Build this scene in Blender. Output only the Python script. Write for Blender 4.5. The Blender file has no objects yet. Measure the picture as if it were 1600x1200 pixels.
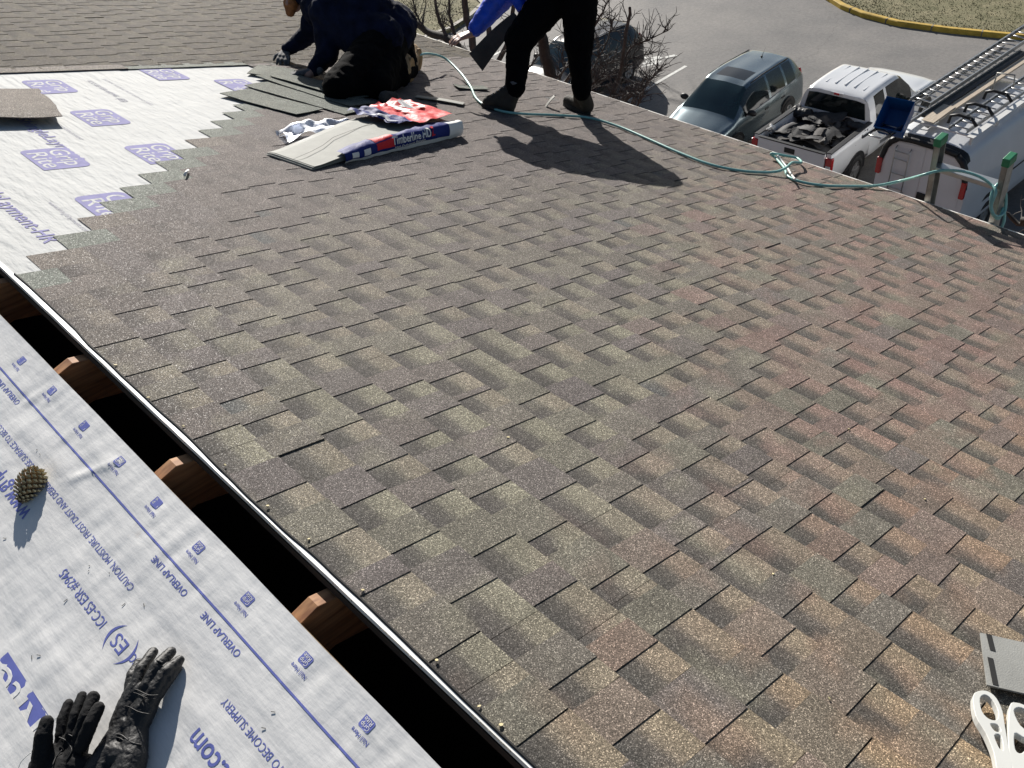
import bpy, bmesh, math, random
import numpy as np
from mathutils import Vector, Matrix, noise
random.seed(7)
R = math.radians
sc = bpy.context.scene
# ------------------------------------------------------------------ camera, sky, sun, exposure
F = 1484.606
PITCH = R(15.3)            # roof pitch
CAMH = 11.32               # eye height above the parking lot
_v1 = np.array([-1740., -1075., F]); _v2 = np.array([1617., -567., F])
_a = _v1/np.linalg.norm(_v1); _b = _v2/np.linalg.norm(_v2); _b = _b - _a*(_a@_b); _b /= np.linalg.norm(_b)
_n = np.cross(_b, _a)
cp, sp = math.cos(PITCH), math.sin(PITCH)
M = np.array([cp*_b+sp*_n, _a, cp*_n-sp*_b])      # camera axes -> world (X down the slope, Y along the ridge, Z up)
C0 = np.array([0, 0, CAMH])
cam = bpy.data.cameras.new('camera'); camo = bpy.data.objects.new('camera', cam)
sc.collection.objects.link(camo); sc.camera = camo
cam.sensor_width = 36; cam.lens = F/1600*36; cam.clip_start = 0.05; cam.clip_end = 600
camo.matrix_world = Matrix(((M[0,0], -M[0,1], -M[0,2], 0), (M[1,0], -M[1,1], -M[1,2], 0), (M[2,0], -M[2,1], -M[2,2], CAMH), (0,0,0,1)))
SUN = Vector((.46, .784, .415)).normalized()
world = bpy.data.worlds.new('World'); sc.world = world; world.use_nodes = True
wn = world.node_tree.nodes; wl = world.node_tree.links
bg = wn['Background']; sky = wn.new('ShaderNodeTexSky'); sky.sky_type = 'NISHITA'; sky.sun_disc = False
sky.sun_elevation = math.asin(SUN.z); sky.sun_rotation = math.atan2(SUN.x, SUN.y)
wl.new(sky.outputs[0], bg.inputs[0]); bg.inputs[1].default_value = 0.05
sl = bpy.data.lights.new('sun', 'SUN'); sl.energy = 5.0; sl.angle = R(0.5); sl.color = (1, .955, .89)
slo = bpy.data.objects.new('sun', sl); sc.collection.objects.link(slo)
slo.rotation_mode = 'QUATERNION'; slo.rotation_quaternion = SUN.to_track_quat('Z', 'Y')
sc.view_settings.view_transform = 'Standard'; sc.view_settings.look = 'None'
sc.view_settings.gamma = 1; sc.view_settings.exposure = 0.5
sc.cycles.max_bounces = 6; sc.cycles.use_denoising = True

# ------------------------------------------------------------------ frames of reference
RA = C0 - 1.38*np.array([sp, 0, cp]); APEX = RA + .654*1.38*np.array([cp, 0, -sp])
def ray(x, y): return M@np.array([x-800, y-600, F])
def hit(x, y, P, N): r = ray(x, y); return C0 + r*((P-C0)@N)/(r@N)
NA = np.array([sp, 0, cp]); NB = np.array([-sp, 0, cp])
def PA(s, y, h=0.): return Vector((APEX[0]+s*cp+h*sp, y, APEX[2]-s*sp+h*cp))     # roof side with shingles
def PB(s, y, h=0.): return Vector((APEX[0]-s*cp-h*sp, y, APEX[2]-s*sp+h*cp))     # roof side under the camera
def rA(x, y, h=0.):            # (s, y) on the shingled slope seen at a photo point
    p = hit(x, y, APEX+h*NA, NA); return ((p[0]-APEX[0]-h*sp)/cp, p[1])
def rB(x, y, h=0.):
    p = hit(x, y, APEX+h*NB, NB); return (-(p[0]-APEX[0]+h*sp)/cp, p[1])
def wA(x, y, h=0.): s, t = rA(x, y, h); return PA(s, t, h)
def wB(x, y, h=0.): s, t = rB(x, y, h); return PB(s, t, h)
def wG(x, y, z=0.): return Vector(hit(x, y, np.array([0, 0, z]), np.array([0, 0, 1.])))
def wY(x, y, Y): r = ray(x, y); return Vector(C0 + r*Y/r[1])
def wX(x, y, X): r = ray(x, y); return Vector(C0 + r*X/r[0])
XA = Vector((cp, 0, -sp)); YA = Vector((0, 1, 0)); ZA = Vector(NA)
MATA = Matrix((( XA.x, 0, ZA.x, 0), (0, 1, 0, 0), (XA.z, 0, ZA.z, 0), (0, 0, 0, 1)))

# ------------------------------------------------------------------ mesh builder
class MB:
    def __init__(s): s.v = []; s.f = []; s.c = []; s.sm = []
    def add(s, vs, fs, cols=None, smooth=False):
        b = len(s.v); s.v += [tuple(p) for p in vs]; s.f += [tuple(i+b for i in f) for f in fs]
        s.c += (cols if cols else [(1, 1, 1)]*len(vs)); s.sm += [smooth]*len(fs); return s
    def box(s, c, d, mat=None, rot=None):
        x, y, z = d[0]/2, d[1]/2, d[2]/2; c = Vector(c)
        vs = [Vector((i, j, k)) for i in (-x, x) for j in (-y, y) for k in (-z, z)]
        if rot is not None: vs = [rot@p for p in vs]
        vs = [p+c for p in vs]
        if mat is not None: vs = [mat@p for p in vs]
        return s.add(vs, [(0,1,3,2),(4,6,7,5),(0,4,5,1),(2,3,7,6),(0,2,6,4),(1,5,7,3)])
    def prism(s, pts, off, smooth=False):      # polygon pts (3D) extruded by vector off
        n = len(pts); vs = [Vector(p) for p in pts]+[Vector(p)+Vector(off) for p in pts]
        return s.add(vs, [tuple(range(n))[::-1], tuple(range(n, 2*n))]+[(i, (i+1) % n, n+(i+1) % n, n+i) for i in range(n)], None, smooth)
    def tube(s, path, rad, seg=8, cap=True, flat=1.0):
        path = [Vector(p) for p in path]; n = len(path)
        if not hasattr(rad, '__len__'): rad = [rad]*n
        up = None; rings = []
        for i, p in enumerate(path):
            t = (path[min(i+1, n-1)]-path[max(i-1, 0)])
            if t.length < 1e-9: t = Vector((0, 0, 1))
            t.normalize()
            if up is None: up = t.orthogonal().normalized()
            else:
                up = up - t*up.dot(t); up = up.normalized() if up.length > 1e-6 else t.orthogonal().normalized()
            w = t.cross(up)
            rings.append([p+(up*math.cos(2*math.pi*k/seg)+w*flat*math.sin(2*math.pi*k/seg))*rad[i] for k in range(seg)])
        fs = [(i*seg+k, i*seg+(k+1) % seg, (i+1)*seg+(k+1) % seg, (i+1)*seg+k) for i in range(n-1) for k in range(seg)]
        if cap: fs += [tuple(range(seg))[::-1], tuple(range((n-1)*seg, n*seg))]
        return s.add([q for r in rings for q in r], fs, None, True)
    def lathe(s, prof, c, axis, seg=20):      # prof: (radius, height)
        axis = Vector(axis).normalized(); u = axis.orthogonal().normalized(); w = axis.cross(u); c = Vector(c); m = len(prof)
        vs = [c+axis*h+(u*math.cos(2*math.pi*k/seg)+w*math.sin(2*math.pi*k/seg))*r for k in range(seg) for r, h in prof]
        fs = [(k*m+i, ((k+1) % seg)*m+i, ((k+1) % seg)*m+i+1, k*m+i+1) for k in range(seg) for i in range(m-1)]
        return s.add(vs, fs, None, True)
    def ball(s, c, r, seg=10, rings=7, sc=(1, 1, 1)):
        c = Vector(c); vs = [c+Vector((0, 0, r*sc[2]))]; fs = []
        for i in range(1, rings):
            a = math.pi*i/rings
            for k in range(seg):
                b = 2*math.pi*k/seg; vs.append(c+Vector((r*sc[0]*math.sin(a)*math.cos(b), r*sc[1]*math.sin(a)*math.sin(b), r*sc[2]*math.cos(a))))
        vs.append(c-Vector((0, 0, r*sc[2])))
        for k in range(seg):
            fs.append((0, 1+k, 1+(k+1) % seg)); e = 1+(rings-2)*seg
            fs.append((len(vs)-1, e+(k+1) % seg, e+k))
            for i in range(rings-2): b = 1+i*seg; fs.append((b+k, b+seg+k, b+seg+(k+1) % seg, b+(k+1) % seg))
        return s.add(vs, fs, None, True)
    def cap(s, p, q, r1, r2, seg=12):         # tapered capsule
        p = Vector(p); q = Vector(q); d = q-p; L = d.length; pts = []; rr = []
        if L < 1e-6: return s.ball(p, r1)
        d.normalize()
        for i in range(5): a = math.pi/2*(1-i/4); pts.append(p-d*r1*math.sin(a)); rr.append(max(r1*math.cos(a), r1*.02))
        for i in range(5): a = math.pi/2*i/4; pts.append(q+d*r2*math.sin(a)); rr.append(max(r2*math.cos(a), r2*.02))
        return s.tube(pts, rr, seg)
    def build(s, name, mat, parent=None, col=False, bevel=0, remesh=0, disp=0, dscale=.1, smooth_it=4, sub=0):
        me = bpy.data.meshes.new(name); me.from_pydata(s.v, [], s.f); me.validate()
        if len(me.polygons) == len(s.f): me.polygons.foreach_set('use_smooth', s.sm)
        if col:
            at = me.attributes.new('Col', 'FLOAT_COLOR', 'POINT')
            at.data.foreach_set('color', np.array([(*c, 1) for c in s.c], dtype=np.float32).ravel())
        me.materials.append(mat)
        if remesh or sub: me = process(me, remesh, smooth_it, disp, dscale, sub)
        o = bpy.data.objects.new(name, me); sc.collection.objects.link(o)
        if bevel:
            md = o.modifiers.new('bevel', 'BEVEL'); md.width = bevel; md.segments = 2; md.limit_method = 'ANGLE'; md.angle_limit = R(40)
        if parent is not None:
            o.parent = parent; o.matrix_parent_inverse = parent_inv(parent)
        return o
def wmat(p): return (wmat(p.parent)@p.matrix_parent_inverse if p.parent else Matrix())@p.matrix_basis
def parent_inv(p): return wmat(p).inverted()
def process(me, remesh, smooth_it, disp, dscale, sub):
    o = bpy.data.objects.new('tmp', me); sc.collection.objects.link(o)
    if remesh:
        md = o.modifiers.new('r', 'REMESH'); md.mode = 'VOXEL'; md.voxel_size = remesh; md.use_smooth_shade = True
    if sub:
        md = o.modifiers.new('s', 'SUBSURF'); md.levels = sub
    if smooth_it:
        md = o.modifiers.new('sm', 'SMOOTH'); md.iterations = smooth_it; md.factor = .5
    dg = bpy.context.evaluated_depsgraph_get(); m2 = bpy.data.meshes.new_from_object(o.evaluated_get(dg))
    mats = list(me.materials); bpy.data.objects.remove(o); bpy.data.meshes.remove(me)
    m2.materials.clear()
    for m in mats: m2.materials.append(m)
    if disp:
        nv = len(m2.vertices); nm = [v.normal.copy() for v in m2.vertices]
        for v, q in zip(m2.vertices, nm):
            p = v.co/dscale
            w = noise.noise(p)+.5*noise.noise(p*2.3); r_ = 1-abs(noise.noise(p*1.7+Vector((5, 3, 1))))*2
            v.co += q*disp*(w*.6+r_*.5)
    for p in m2.polygons: p.use_smooth = True
    return m2
def tag(o, label=None, cat=None, group=None, kind=None):
    if label: o['label'] = label
    if cat: o['category'] = cat
    if group: o['group'] = group
    if kind: o['kind'] = kind
    return o
def thing(name, loc, label, cat, group=None, kind=None):
    o = bpy.data.objects.new(name, None); sc.collection.objects.link(o); o.location = loc; o.empty_display_size = .2
    return tag(o, label, cat, group, kind)

# ------------------------------------------------------------------ materials
def nodes(name):
    m = bpy.data.materials.new(name); m.use_nodes = True; nt = m.node_tree; return m, nt, nt.nodes, nt.links, nt.nodes['Principled BSDF']
def noisetex(nd, ln, scale, detail=4, rough=.55, coord='Object'):
    t = nd.new('ShaderNodeTexCoord'); n_ = nd.new('ShaderNodeTexNoise'); n_.inputs['Scale'].default_value = scale
    n_.inputs['Detail'].default_value = detail; n_.inputs['Roughness'].default_value = rough; ln.new(t.outputs[coord], n_.inputs['Vector']); return n_
def mat(name, col, rough=.6, metal=0, var=.15, scale=8, bump=0, bscale=60, coat=0, spec=.5, col2=None, alpha=1, trans=0):
    m, nt, nd, ln, b = nodes(name)
    b.inputs['Roughness'].default_value = rough; b.inputs['Metallic'].default_value = metal
    b.inputs['Coat Weight'].default_value = coat; b.inputs['Coat Roughness'].default_value = .05; b.inputs['Specular IOR Level'].default_value = spec
    b.inputs['Transmission Weight'].default_value = trans
    n_ = noisetex(nd, ln, scale); rp = nd.new('ShaderNodeValToRGB'); rp.color_ramp.elements[0].position = .3; rp.color_ramp.elements[1].position = .7
    c2 = col2 or tuple(min(1, c*(1+var)) for c in col); c1 = col if col2 else tuple(c*(1-var) for c in col)
    rp.color_ramp.elements[0].color = (*c1, 1); rp.color_ramp.elements[1].color = (*c2, 1)
    ln.new(n_.outputs['Fac'], rp.inputs[0]); ln.new(rp.outputs[0], b.inputs['Base Color'])
    if bump:
        n2 = noisetex(nd, ln, bscale, 3); bp = nd.new('ShaderNodeBump'); bp.inputs['Strength'].default_value = 1; bp.inputs['Distance'].default_value = bump
        ln.new(n2.outputs['Fac'], bp.inputs['Height']); ln.new(bp.outputs[0], b.inputs['Normal'])
    return m
def shingle_mat(name, attr=True, base=(.2, .2, .18), gran=540, contrast=1.0, glint=.5):
    m, nt, nd, ln, b = nodes(name); b.inputs['Roughness'].default_value = .85; b.inputs['Specular IOR Level'].default_value = .2
    tc = nd.new('ShaderNodeTexCoord'); v = nd.new('ShaderNodeTexVoronoi'); v.inputs['Scale'].default_value = gran; ln.new(tc.outputs['Object'], v.inputs['Vector'])
    sep = nd.new('ShaderNodeSeparateColor'); ln.new(v.outputs['Color'], sep.inputs[0])
    if attr: at = nd.new('ShaderNodeAttribute'); at.attribute_name = 'Col'; src = at.outputs['Color']
    else: rgb = nd.new('ShaderNodeRGB'); rgb.outputs[0].default_value = (*base, 1); src = rgb.outputs[0]
    # granule brightness: mostly dark; the brightest also paint in sun glints
    cr = nd.new('ShaderNodeValToRGB'); e = cr.color_ramp.elements
    e[0].position = 0; e[0].color = (.32/contrast,)*3+(1,); e[1].position = 1; e[1].color = (3.3*contrast,)*3+(1,)
    q = cr.color_ramp.elements.new(.55); q.color = (.8, .8, .8, 1); q = cr.color_ramp.elements.new(.9); q.color = (1.35, 1.35, 1.35, 1)
    ln.new(sep.outputs[0], cr.inputs[0])
    mu = nd.new('ShaderNodeMix'); mu.data_type = 'RGBA'; mu.blend_type = 'MULTIPLY'; mu.inputs[0].default_value = 1
    ln.new(src, mu.inputs[6]); ln.new(cr.outputs[0], mu.inputs[7])
    # broad mottling, scuffs
    n_ = noisetex(nd, ln, 9, 6, .65); r2 = nd.new('ShaderNodeMapRange'); r2.inputs[1].default_value = .3; r2.inputs[2].default_value = .7; r2.inputs[3].default_value = .86; r2.inputs[4].default_value = 1.14
    ln.new(n_.outputs['Fac'], r2.inputs[0]); m2 = nd.new('ShaderNodeMix'); m2.data_type = 'RGBA'; m2.blend_type = 'MULTIPLY'; m2.inputs[0].default_value = 1
    ln.new(mu.outputs[2], m2.inputs[6]); ln.new(r2.outputs[0], m2.inputs[7]); ln.new(m2.outputs[2], b.inputs['Base Color'])
    bp = nd.new('ShaderNodeBump'); bp.inputs['Strength'].default_value = .8; bp.inputs['Distance'].default_value = .0012
    ln.new(sep.outputs[1], bp.inputs['Height']); ln.new(bp.outputs[0], b.inputs['Normal'])
    gr = nd.new('ShaderNodeMapRange'); gr.inputs[1].default_value = .9; gr.inputs[2].default_value = 1; gr.inputs[3].default_value = .85; gr.inputs[4].default_value = glint*.8
    ln.new(sep.outputs[2], gr.inputs[0]); ln.new(gr.outputs[0], b.inputs['Roughness'])
    return m
def wrap_mat(name, base, bumpd=.004, warm=True, rough=.45, spec=.5):
    m, nt, nd, ln, b = nodes(name); b.inputs['Roughness'].default_value = rough; b.inputs['Specular IOR Level'].default_value = spec
    n_ = noisetex(nd, ln, 3.2, 8, .6); rp = nd.new('ShaderNodeValToRGB')
    rp.color_ramp.elements[0].position = .3; rp.color_ramp.elements[0].color = tuple(c*.93 for c in base)+(1,)
    rp.color_ramp.elements[1].position = .62; rp.color_ramp.elements[1].color = (*base, 1)
    ln.new(n_.outputs['Fac'], rp.inputs[0]); src = rp.outputs[0]
    if warm:                                      # dusty orange-brown scuffs
        n2 = noisetex(nd, ln, 5.5, 5, .7); r2 = nd.new('ShaderNodeMapRange'); r2.inputs[1].default_value = .68; r2.inputs[2].default_value = .8; r2.inputs[3].default_value = 0; r2.inputs[4].default_value = .5
        ln.new(n2.outputs['Fac'], r2.inputs[0]); mx = nd.new('ShaderNodeMix'); mx.data_type = 'RGBA'; mx.inputs[7].default_value = (.5, .36, .26, 1)
        ln.new(r2.outputs[0], mx.inputs[0]); ln.new(src, mx.inputs[6]); src = mx.outputs[2]
    ln.new(src, b.inputs['Base Color'])
    tc = nd.new('ShaderNodeTexCoord'); mp = nd.new('ShaderNodeMapping'); mp.inputs['Scale'].default_value = (1, .25, 1); ln.new(tc.outputs['Object'], mp.inputs['Vector'])
    w1 = nd.new('ShaderNodeTexNoise'); w1.inputs['Scale'].default_value = 26; w1.inputs['Detail'].default_value = 4; w1.inputs['Roughness'].default_value = .5; ln.new(mp.outputs[0], w1.inputs['Vector'])
    mp2 = nd.new('ShaderNodeMapping'); mp2.inputs['Scale'].default_value = (.35, 1, 1); ln.new(tc.outputs['Object'], mp2.inputs['Vector'])
    w2 = nd.new('ShaderNodeTexNoise'); w2.inputs['Scale'].default_value = 60; w2.inputs['Detail'].default_value = 3; ln.new(mp2.outputs[0], w2.inputs['Vector'])
    ad = nd.new('ShaderNodeMath'); ad.operation = 'MULTIPLY_ADD'; ad.inputs[1].default_value = .14; ln.new(w2.outputs['Fac'], ad.inputs[0]); ln.new(w1.outputs['Fac'], ad.inputs[2])
    bp = nd.new('ShaderNodeBump'); bp.inputs['Strength'].default_value = 1; bp.inputs['Distance'].default_value = bumpd
    ln.new(ad.outputs[0], bp.inputs['Height']); ln.new(bp.outputs[0], b.inputs['Normal'])
    return m
def asphalt_mat():
    m, nt, nd, ln, b = nodes('asphalt'); b.inputs['Roughness'].default_value = .8
    n1 = noisetex(nd, ln, .22, 7, .68); r1 = nd.new('ShaderNodeValToRGB'); e = r1.color_ramp.elements
    e[0].position = .32; e[0].color = (.115, .113, .112, 1); e[1].position = .62; e[1].color = (.215, .20, .185, 1)
    ln.new(n1.outputs['Fac'], r1.inputs[0])
    n2 = noisetex(nd, ln, 9, 10, .85); r2 = nd.new('ShaderNodeMapRange'); r2.inputs[1].default_value = .25; r2.inputs[2].default_value = .75; r2.inputs[3].default_value = .55; r2.inputs[4].default_value = 1.45
    ln.new(n2.outputs['Fac'], r2.inputs[0]); mu = nd.new('ShaderNodeMix'); mu.data_type = 'RGBA'; mu.blend_type = 'MULTIPLY'; mu.inputs[0].default_value = 1
    ln.new(r1.outputs[0], mu.inputs[6]); ln.new(r2.outputs[0], mu.inputs[7])
    # cracks
    tc = nd.new('ShaderNodeTexCoord'); vo = nd.new('ShaderNodeTexVoronoi'); vo.feature = 'DISTANCE_TO_EDGE'; vo.inputs['Scale'].default_value = .22
    n3 = noisetex(nd, ln, .8, 4); mm = nd.new('ShaderNodeMix'); mm.data_type = 'VECTOR'; mm.inputs[0].default_value = .55
    ln.new(tc.outputs['Object'], mm.inputs[4]); ln.new(n3.outputs['Color'], mm.inputs[5]); ln.new(mm.outputs[1], vo.inputs['Vector'])
    r3 = nd.new('ShaderNodeMapRange'); r3.inputs[1].default_value = 0; r3.inputs[2].default_value = .003; r3.inputs[3].default_value = .8; r3.inputs[4].default_value = 1
    ln.new(vo.outputs['Distance'], r3.inputs[0]); m3 = nd.new('ShaderNodeMix'); m3.data_type = 'RGBA'; m3.blend_type = 'MULTIPLY'; m3.inputs[0].default_value = 1
    ln.new(mu.outputs[2], m3.inputs[6]); ln.new(r3.outputs[0], m3.inputs[7]); ln.new(m3.outputs[2], b.inputs['Base Color'])
    bp = nd.new('ShaderNodeBump'); bp.inputs['Distance'].default_value = .01; ln.new(n2.outputs['Fac'], bp.inputs['Height']); ln.new(bp.outputs[0], b.inputs['Normal'])
    return m
def wood_mat(name, c1, c2):
    m, nt, nd, ln, b = nodes(name); b.inputs['Roughness'].default_value = .7
    tc = nd.new('ShaderNodeTexCoord'); mp = nd.new('ShaderNodeMapping'); mp.inputs['Scale'].default_value = (4, 60, 60); ln.new(tc.outputs['Object'], mp.inputs['Vector'])
    n_ = nd.new('ShaderNodeTexNoise'); n_.inputs['Scale'].default_value = 1; n_.inputs['Detail'].default_value = 5; ln.new(mp.outputs[0], n_.inputs['Vector'])
    rp = nd.new('ShaderNodeValToRGB'); rp.color_ramp.elements[0].position = .35; rp.color_ramp.elements[1].position = .65
    rp.color_ramp.elements[0].color = (*c1, 1); rp.color_ramp.elements[1].color = (*c2, 1)
    ln.new(n_.outputs['Fac'], rp.inputs[0]); ln.new(rp.outputs[0], b.inputs['Base Color']); return m

m_field = shingle_mat('laid_shingles')
m_green = shingle_mat('headlap', False, (.185, .2, .175), 430, .7)
m_loose = shingle_mat('loose_shingle', False, (.155, .168, .145), 430, .7, .2)
m_brownsh = shingle_mat('brown_shingle', False, (.185, .16, .14), 430, .9)
m_back = mat('shingle_back', (.30, .30, .28), .6, 0, .15, 12, .001, 300)
m_backlight = mat('shingle_back_light', (.215, .22, .195), .7, 0, .12, 14, .001, 300)
m_tar = mat('tar', (.010, .010, .010), .85, 0, .2, 20)
m_black_sh = mat('old_shingle', (.030, .030, .031), .75, 0, .5, 6, .003, 90)
m_black_sh2 = mat('old_shingle_brown', (.048, .043, .040), .8, 0, .4, 6, .003, 90)
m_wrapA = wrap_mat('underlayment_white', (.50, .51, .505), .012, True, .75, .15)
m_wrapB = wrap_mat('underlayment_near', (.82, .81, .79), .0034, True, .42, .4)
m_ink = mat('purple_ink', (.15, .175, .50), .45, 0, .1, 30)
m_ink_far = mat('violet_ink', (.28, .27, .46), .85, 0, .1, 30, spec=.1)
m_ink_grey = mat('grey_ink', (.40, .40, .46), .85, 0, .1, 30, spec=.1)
m_paperwhite = mat('paper_white', (.78, .78, .75), .5, 0, .05, 30)
m_rafter = wood_mat('rafter_wood', (.26, .11, .045), (.52, .27, .12))
m_osb = wood_mat('deck_edge', (.35, .24, .13), (.5, .37, .22))
m_deckshade = mat('deck_shade', (.03, .02, .014), .9)  # shade at the slot edge put into the deck colour
m_dark = mat('attic_dark', (.012, .01, .009), .95)  # near-black colour stands in for the shade inside the slot
m_wall = mat('brick_wall', (.25, .12, .08), .85, 0, .3, 20, .004, 40)
m_whitemetal = mat('white_metal', (.75, .74, .71), .4, 0, .05, 5)
m_alu = mat('aluminium', (.5, .5, .49), .38, .85, .15, 10)
m_alud = mat('aluminium_worn', (.36, .355, .33), .5, .7, .25, 18)
m_greencap = mat('green_cap', (.02, .19, .085), .45, 0, .2, 20)
m_hose = mat('teal_hose', (.24, .50, .46), .35, 0, .12, 30)
m_asph = asphalt_mat()
m_grass = mat('winter_grass', (.13, .125, .05), .9, 0, .4, 2.5, .03, 30, col2=(.27, .235, .13))
m_yellow = mat('yellow_kerb', (.55, .36, .05), .75, 0, .25, 3, .004, 30)
m_conc = mat('concrete', (.42, .39, .34), .85, 0, .15, 4, .002, 60)
m_line = mat('road_paint', (.62, .62, .58), .7, 0, .2, 9)
m_bark = mat('bark', (.045, .040, .034), .85, 0, .4, 12, .004, 60)
m_bark2 = mat('twig_bark', (.062, .056, .054), .8, 0, .4, 12)
m_navy = mat('navy_jacket', (.005, .008, .024), .8, 0, .5, 12, .002, 160, spec=.12)
m_blackcloth = mat('black_cloth', (.0025, .0025, .003), .9, 0, .4, 15, .002, 200, spec=.08)
m_blue = mat('blue_jacket', (.002, .065, .58), .5, 0, .25, 14, .002, 90)
m_greyglove = mat('grey_glove', (.10, .10, .105), .8, 0, .4, 40)
m_skin = mat('skin', (.46, .26, .19), .5, 0, .12, 30, .0008, 200)
m_hair = mat('ginger_beard', (.33, .13, .04), .7, 0, .3, 60, .003, 200)
m_boot = mat('suede_boot', (.032, .026, .019), .8, 0, .4, 20, .002, 150)
m_tanboot = mat('tan_boot', (.36, .235, .11), .8, 0, .45, 14, .002, 150)
m_rubber = mat('rubber', (.014, .014, .014), .75)
m_leather = mat('black_leather', (.0085, .0085, .009), .56, 0, .4, 30, .0016, 130, spec=.5)
m_fabric = mat('black_lycra', (.006, .006, .007), .8, 0, .3, 30, .0006, 500, spec=.3)
m_conescale = mat('cone_scale', (.15, .095, .05), .7, 0, .3, 60, col2=(.40, .29, .15))
m_conetip = mat('cone_tip', (.38, .30, .15), .65, 0, .3, 60, col2=(.62, .52, .30))
m_conecore = mat('cone_core', (.035, .022, .015), .9)
m_plastic = mat('white_plastic', (.68, .68, .64), .35, 0, .04, 10, spec=.5)
m_wpaint = mat('white_paint', (.74, .75, .76), .3, 0, .03, 2, coat=.6)
m_vanpaint = mat('van_paint', (.66, .67, .69), .35, 0, .05, 2, coat=.4)
m_suvpaint = mat('silver_green_paint', (.15, .20, .225), .26, .75, .06, 2, coat=.8)
m_lightpaint = mat('silver_paint', (.42, .45, .48), .3, .5, .05, 2, coat=.6)
m_blkpaint = mat('black_paint', (.012, .013, .016), .25, .2, .1, 2, coat=.8)
m_glass = mat('car_glass', (.008, .012, .013), .06, 0, .2, 3, spec=.8)
m_glass_teal = mat('windscreen', (.012, .03, .034), .05, 0, .15, 2, spec=.9)
m_trim = mat('black_trim', (.012, .012, .013), .5, 0, .2, 20)
m_red = mat('tail_red', (.42, .008, .01), .18, 0, .1, 10, coat=.7)
m_clear = mat('clear_lens', (.6, .6, .6), .15, 0, .1, 10, coat=.7)
m_bin = mat('blue_bin', (.005, .075, .26), .4, 0, .1, 10)
m_plank = wood_mat('plank_wood', (.42, .34, .25), (.58, .49, .38))
m_steel = mat('galv_steel', (.42, .42, .42), .45, .7, .15, 14)
m_chip = mat('wood_chip', (.62, .53, .30), .7)
m_red_wrap = mat('red_wrapper', (.62, .018, .03), .5, 0, .1, 10, .002, 60, spec=.2)
m_blue_wrap = mat('blue_wrapper', (.012, .025, .16), .6, 0, .2, 10, .002, 60, spec=.15)
m_film = mat('clear_film', (.30, .34, .44), .6, 0, .25, 12, .002, 30, spec=.25, trans=.55)
m_stone = mat('dark_stone', (.05, .045, .042), .9, 0, .3, 30, .004, 60)

# ------------------------------------------------------------------ lettering
def text_mesh(body, size=1.0, xs=1.0, bold=0.0, align='LEFT', spacing=1.0):
    cu = bpy.data.curves.new('t', 'FONT'); cu.body = body; cu.size = size; cu.offset = bold; cu.align_x = align; cu.space_character = spacing; cu.resolution_u = 3
    o = bpy.data.objects.new('t', cu); sc.collection.objects.link(o)
    dg = bpy.context.evaluated_depsgraph_get(); me = bpy.data.meshes.new_from_object(o.evaluated_get(dg))
    v = [(p.co.x*xs, p.co.y) for p in me.vertices]; f = [tuple(p.vertices) for p in me.polygons]
    bpy.data.objects.remove(o); bpy.data.meshes.remove(me); bpy.data.curves.remove(cu); return v, f
def put_text(mb, body, fn, x0, y0, size, xs=1., bold=0., align='LEFT', ang=0, fit=None):
    """fn maps (u along reading, v up) -> world; mb is a list of (builder, name) or one MB"""
    v, f = text_mesh(body, size, xs, bold, align)
    if fit:
        w = max(p[0] for p in v)-min(p[0] for p in v); v = [(p[0]*fit/w, p[1]) for p in v]
    t = MB() if isinstance(mb, list) else mb
    t.add([fn(x0+p[0], y0+p[1]) for p in v], f)
    if isinstance(mb, list): mb.append(t)
def build_all(lst, name, m, parent):
    for t in lst: t.build(name, m, parent)
def rrect(w, h, r, n=4, corners=(1, 1, 1, 1)):
    pts = []
    for i, (cx, cy, a0) in enumerate(((w-r, h-r, 0), (r, h-r, 90), (r, r, 180), (w-r, r, 270))):
        if corners[i]:
            for k in range(n+1): a = R(a0+90*k/n); pts.append((cx+r*math.cos(a), cy+r*math.sin(a)))
        else: pts.append(((w, h), (0, h), (0, 0), (w, 0))[i])
    return pts
def brand_mark(mb, mw, fn, fw, x0, y0, w, h):
    """rounded blue box with knocked out two-line lettering"""
    p = rrect(w, h, .18*h, 4, (1, 1, 1, 0)); t = MB(); mb.append(t); t.add([fn(x0+a, y0+b_) for a, b_ in p], [tuple(range(len(p)))])
    put_text(mw, 'Grip', fw, x0+.08*w, y0+.54*h, h*.56, 1, .002*h, fit=w*.78)
    put_text(mw, 'Rite', fw, x0+.13*w, y0+.09*h, h*.56, 1, .002*h, fit=w*.74)

# ------------------------------------------------------------------ THE BUILDING
bld = thing('apartment_building', (0.5, 3, 0), 'three storey building whose low sloped roof of brown grey shingles fills the picture', 'building')
SEAVE = 4.60
def rowbutt(k): return .192+.1425*k
NROW = 32
def stair(k): return 3.075+.137*(k-1)       # left end of course k
# -- deck (both slopes), attic, walls
def slab(P, s0, s1, y0, y1, h0, h1, mb):
    vs = [P(s, y, h) for s in (s0, s1) for y in (y0, y1) for h in (h0, h1)]
    mb.add(vs, [(0,1,3,2),(4,6,7,5),(0,4,5,1),(2,3,7,6),(0,2,6,4),(1,5,7,3)])
d = MB(); slab(PA, .036, SEAVE-.01, -3, 12, -.016, 0, d); d.build('roof_deck', m_deckshade, bld)
d = MB(); slab(PB, .066, 4.6, -3, 12, -.016, 0, d); d.build('roof_deck', m_osb, bld)
d = MB()
eA = PA(SEAVE-.3, 0, -.2); eB = PB(4.3, 0, -.2)
d.box(((eA.x+eB.x)/2, 4.5, (eA.z-.05)/2), (eA.x-eB.x, 14.6, eA.z-.05)); d.build('wall', m_wall, bld)
d = MB()
d.box((APEX[0], 4.5, APEX[2]-.95), (3.2, 14.6, .02)); d.build('attic_floor', m_dark, bld)
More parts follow.
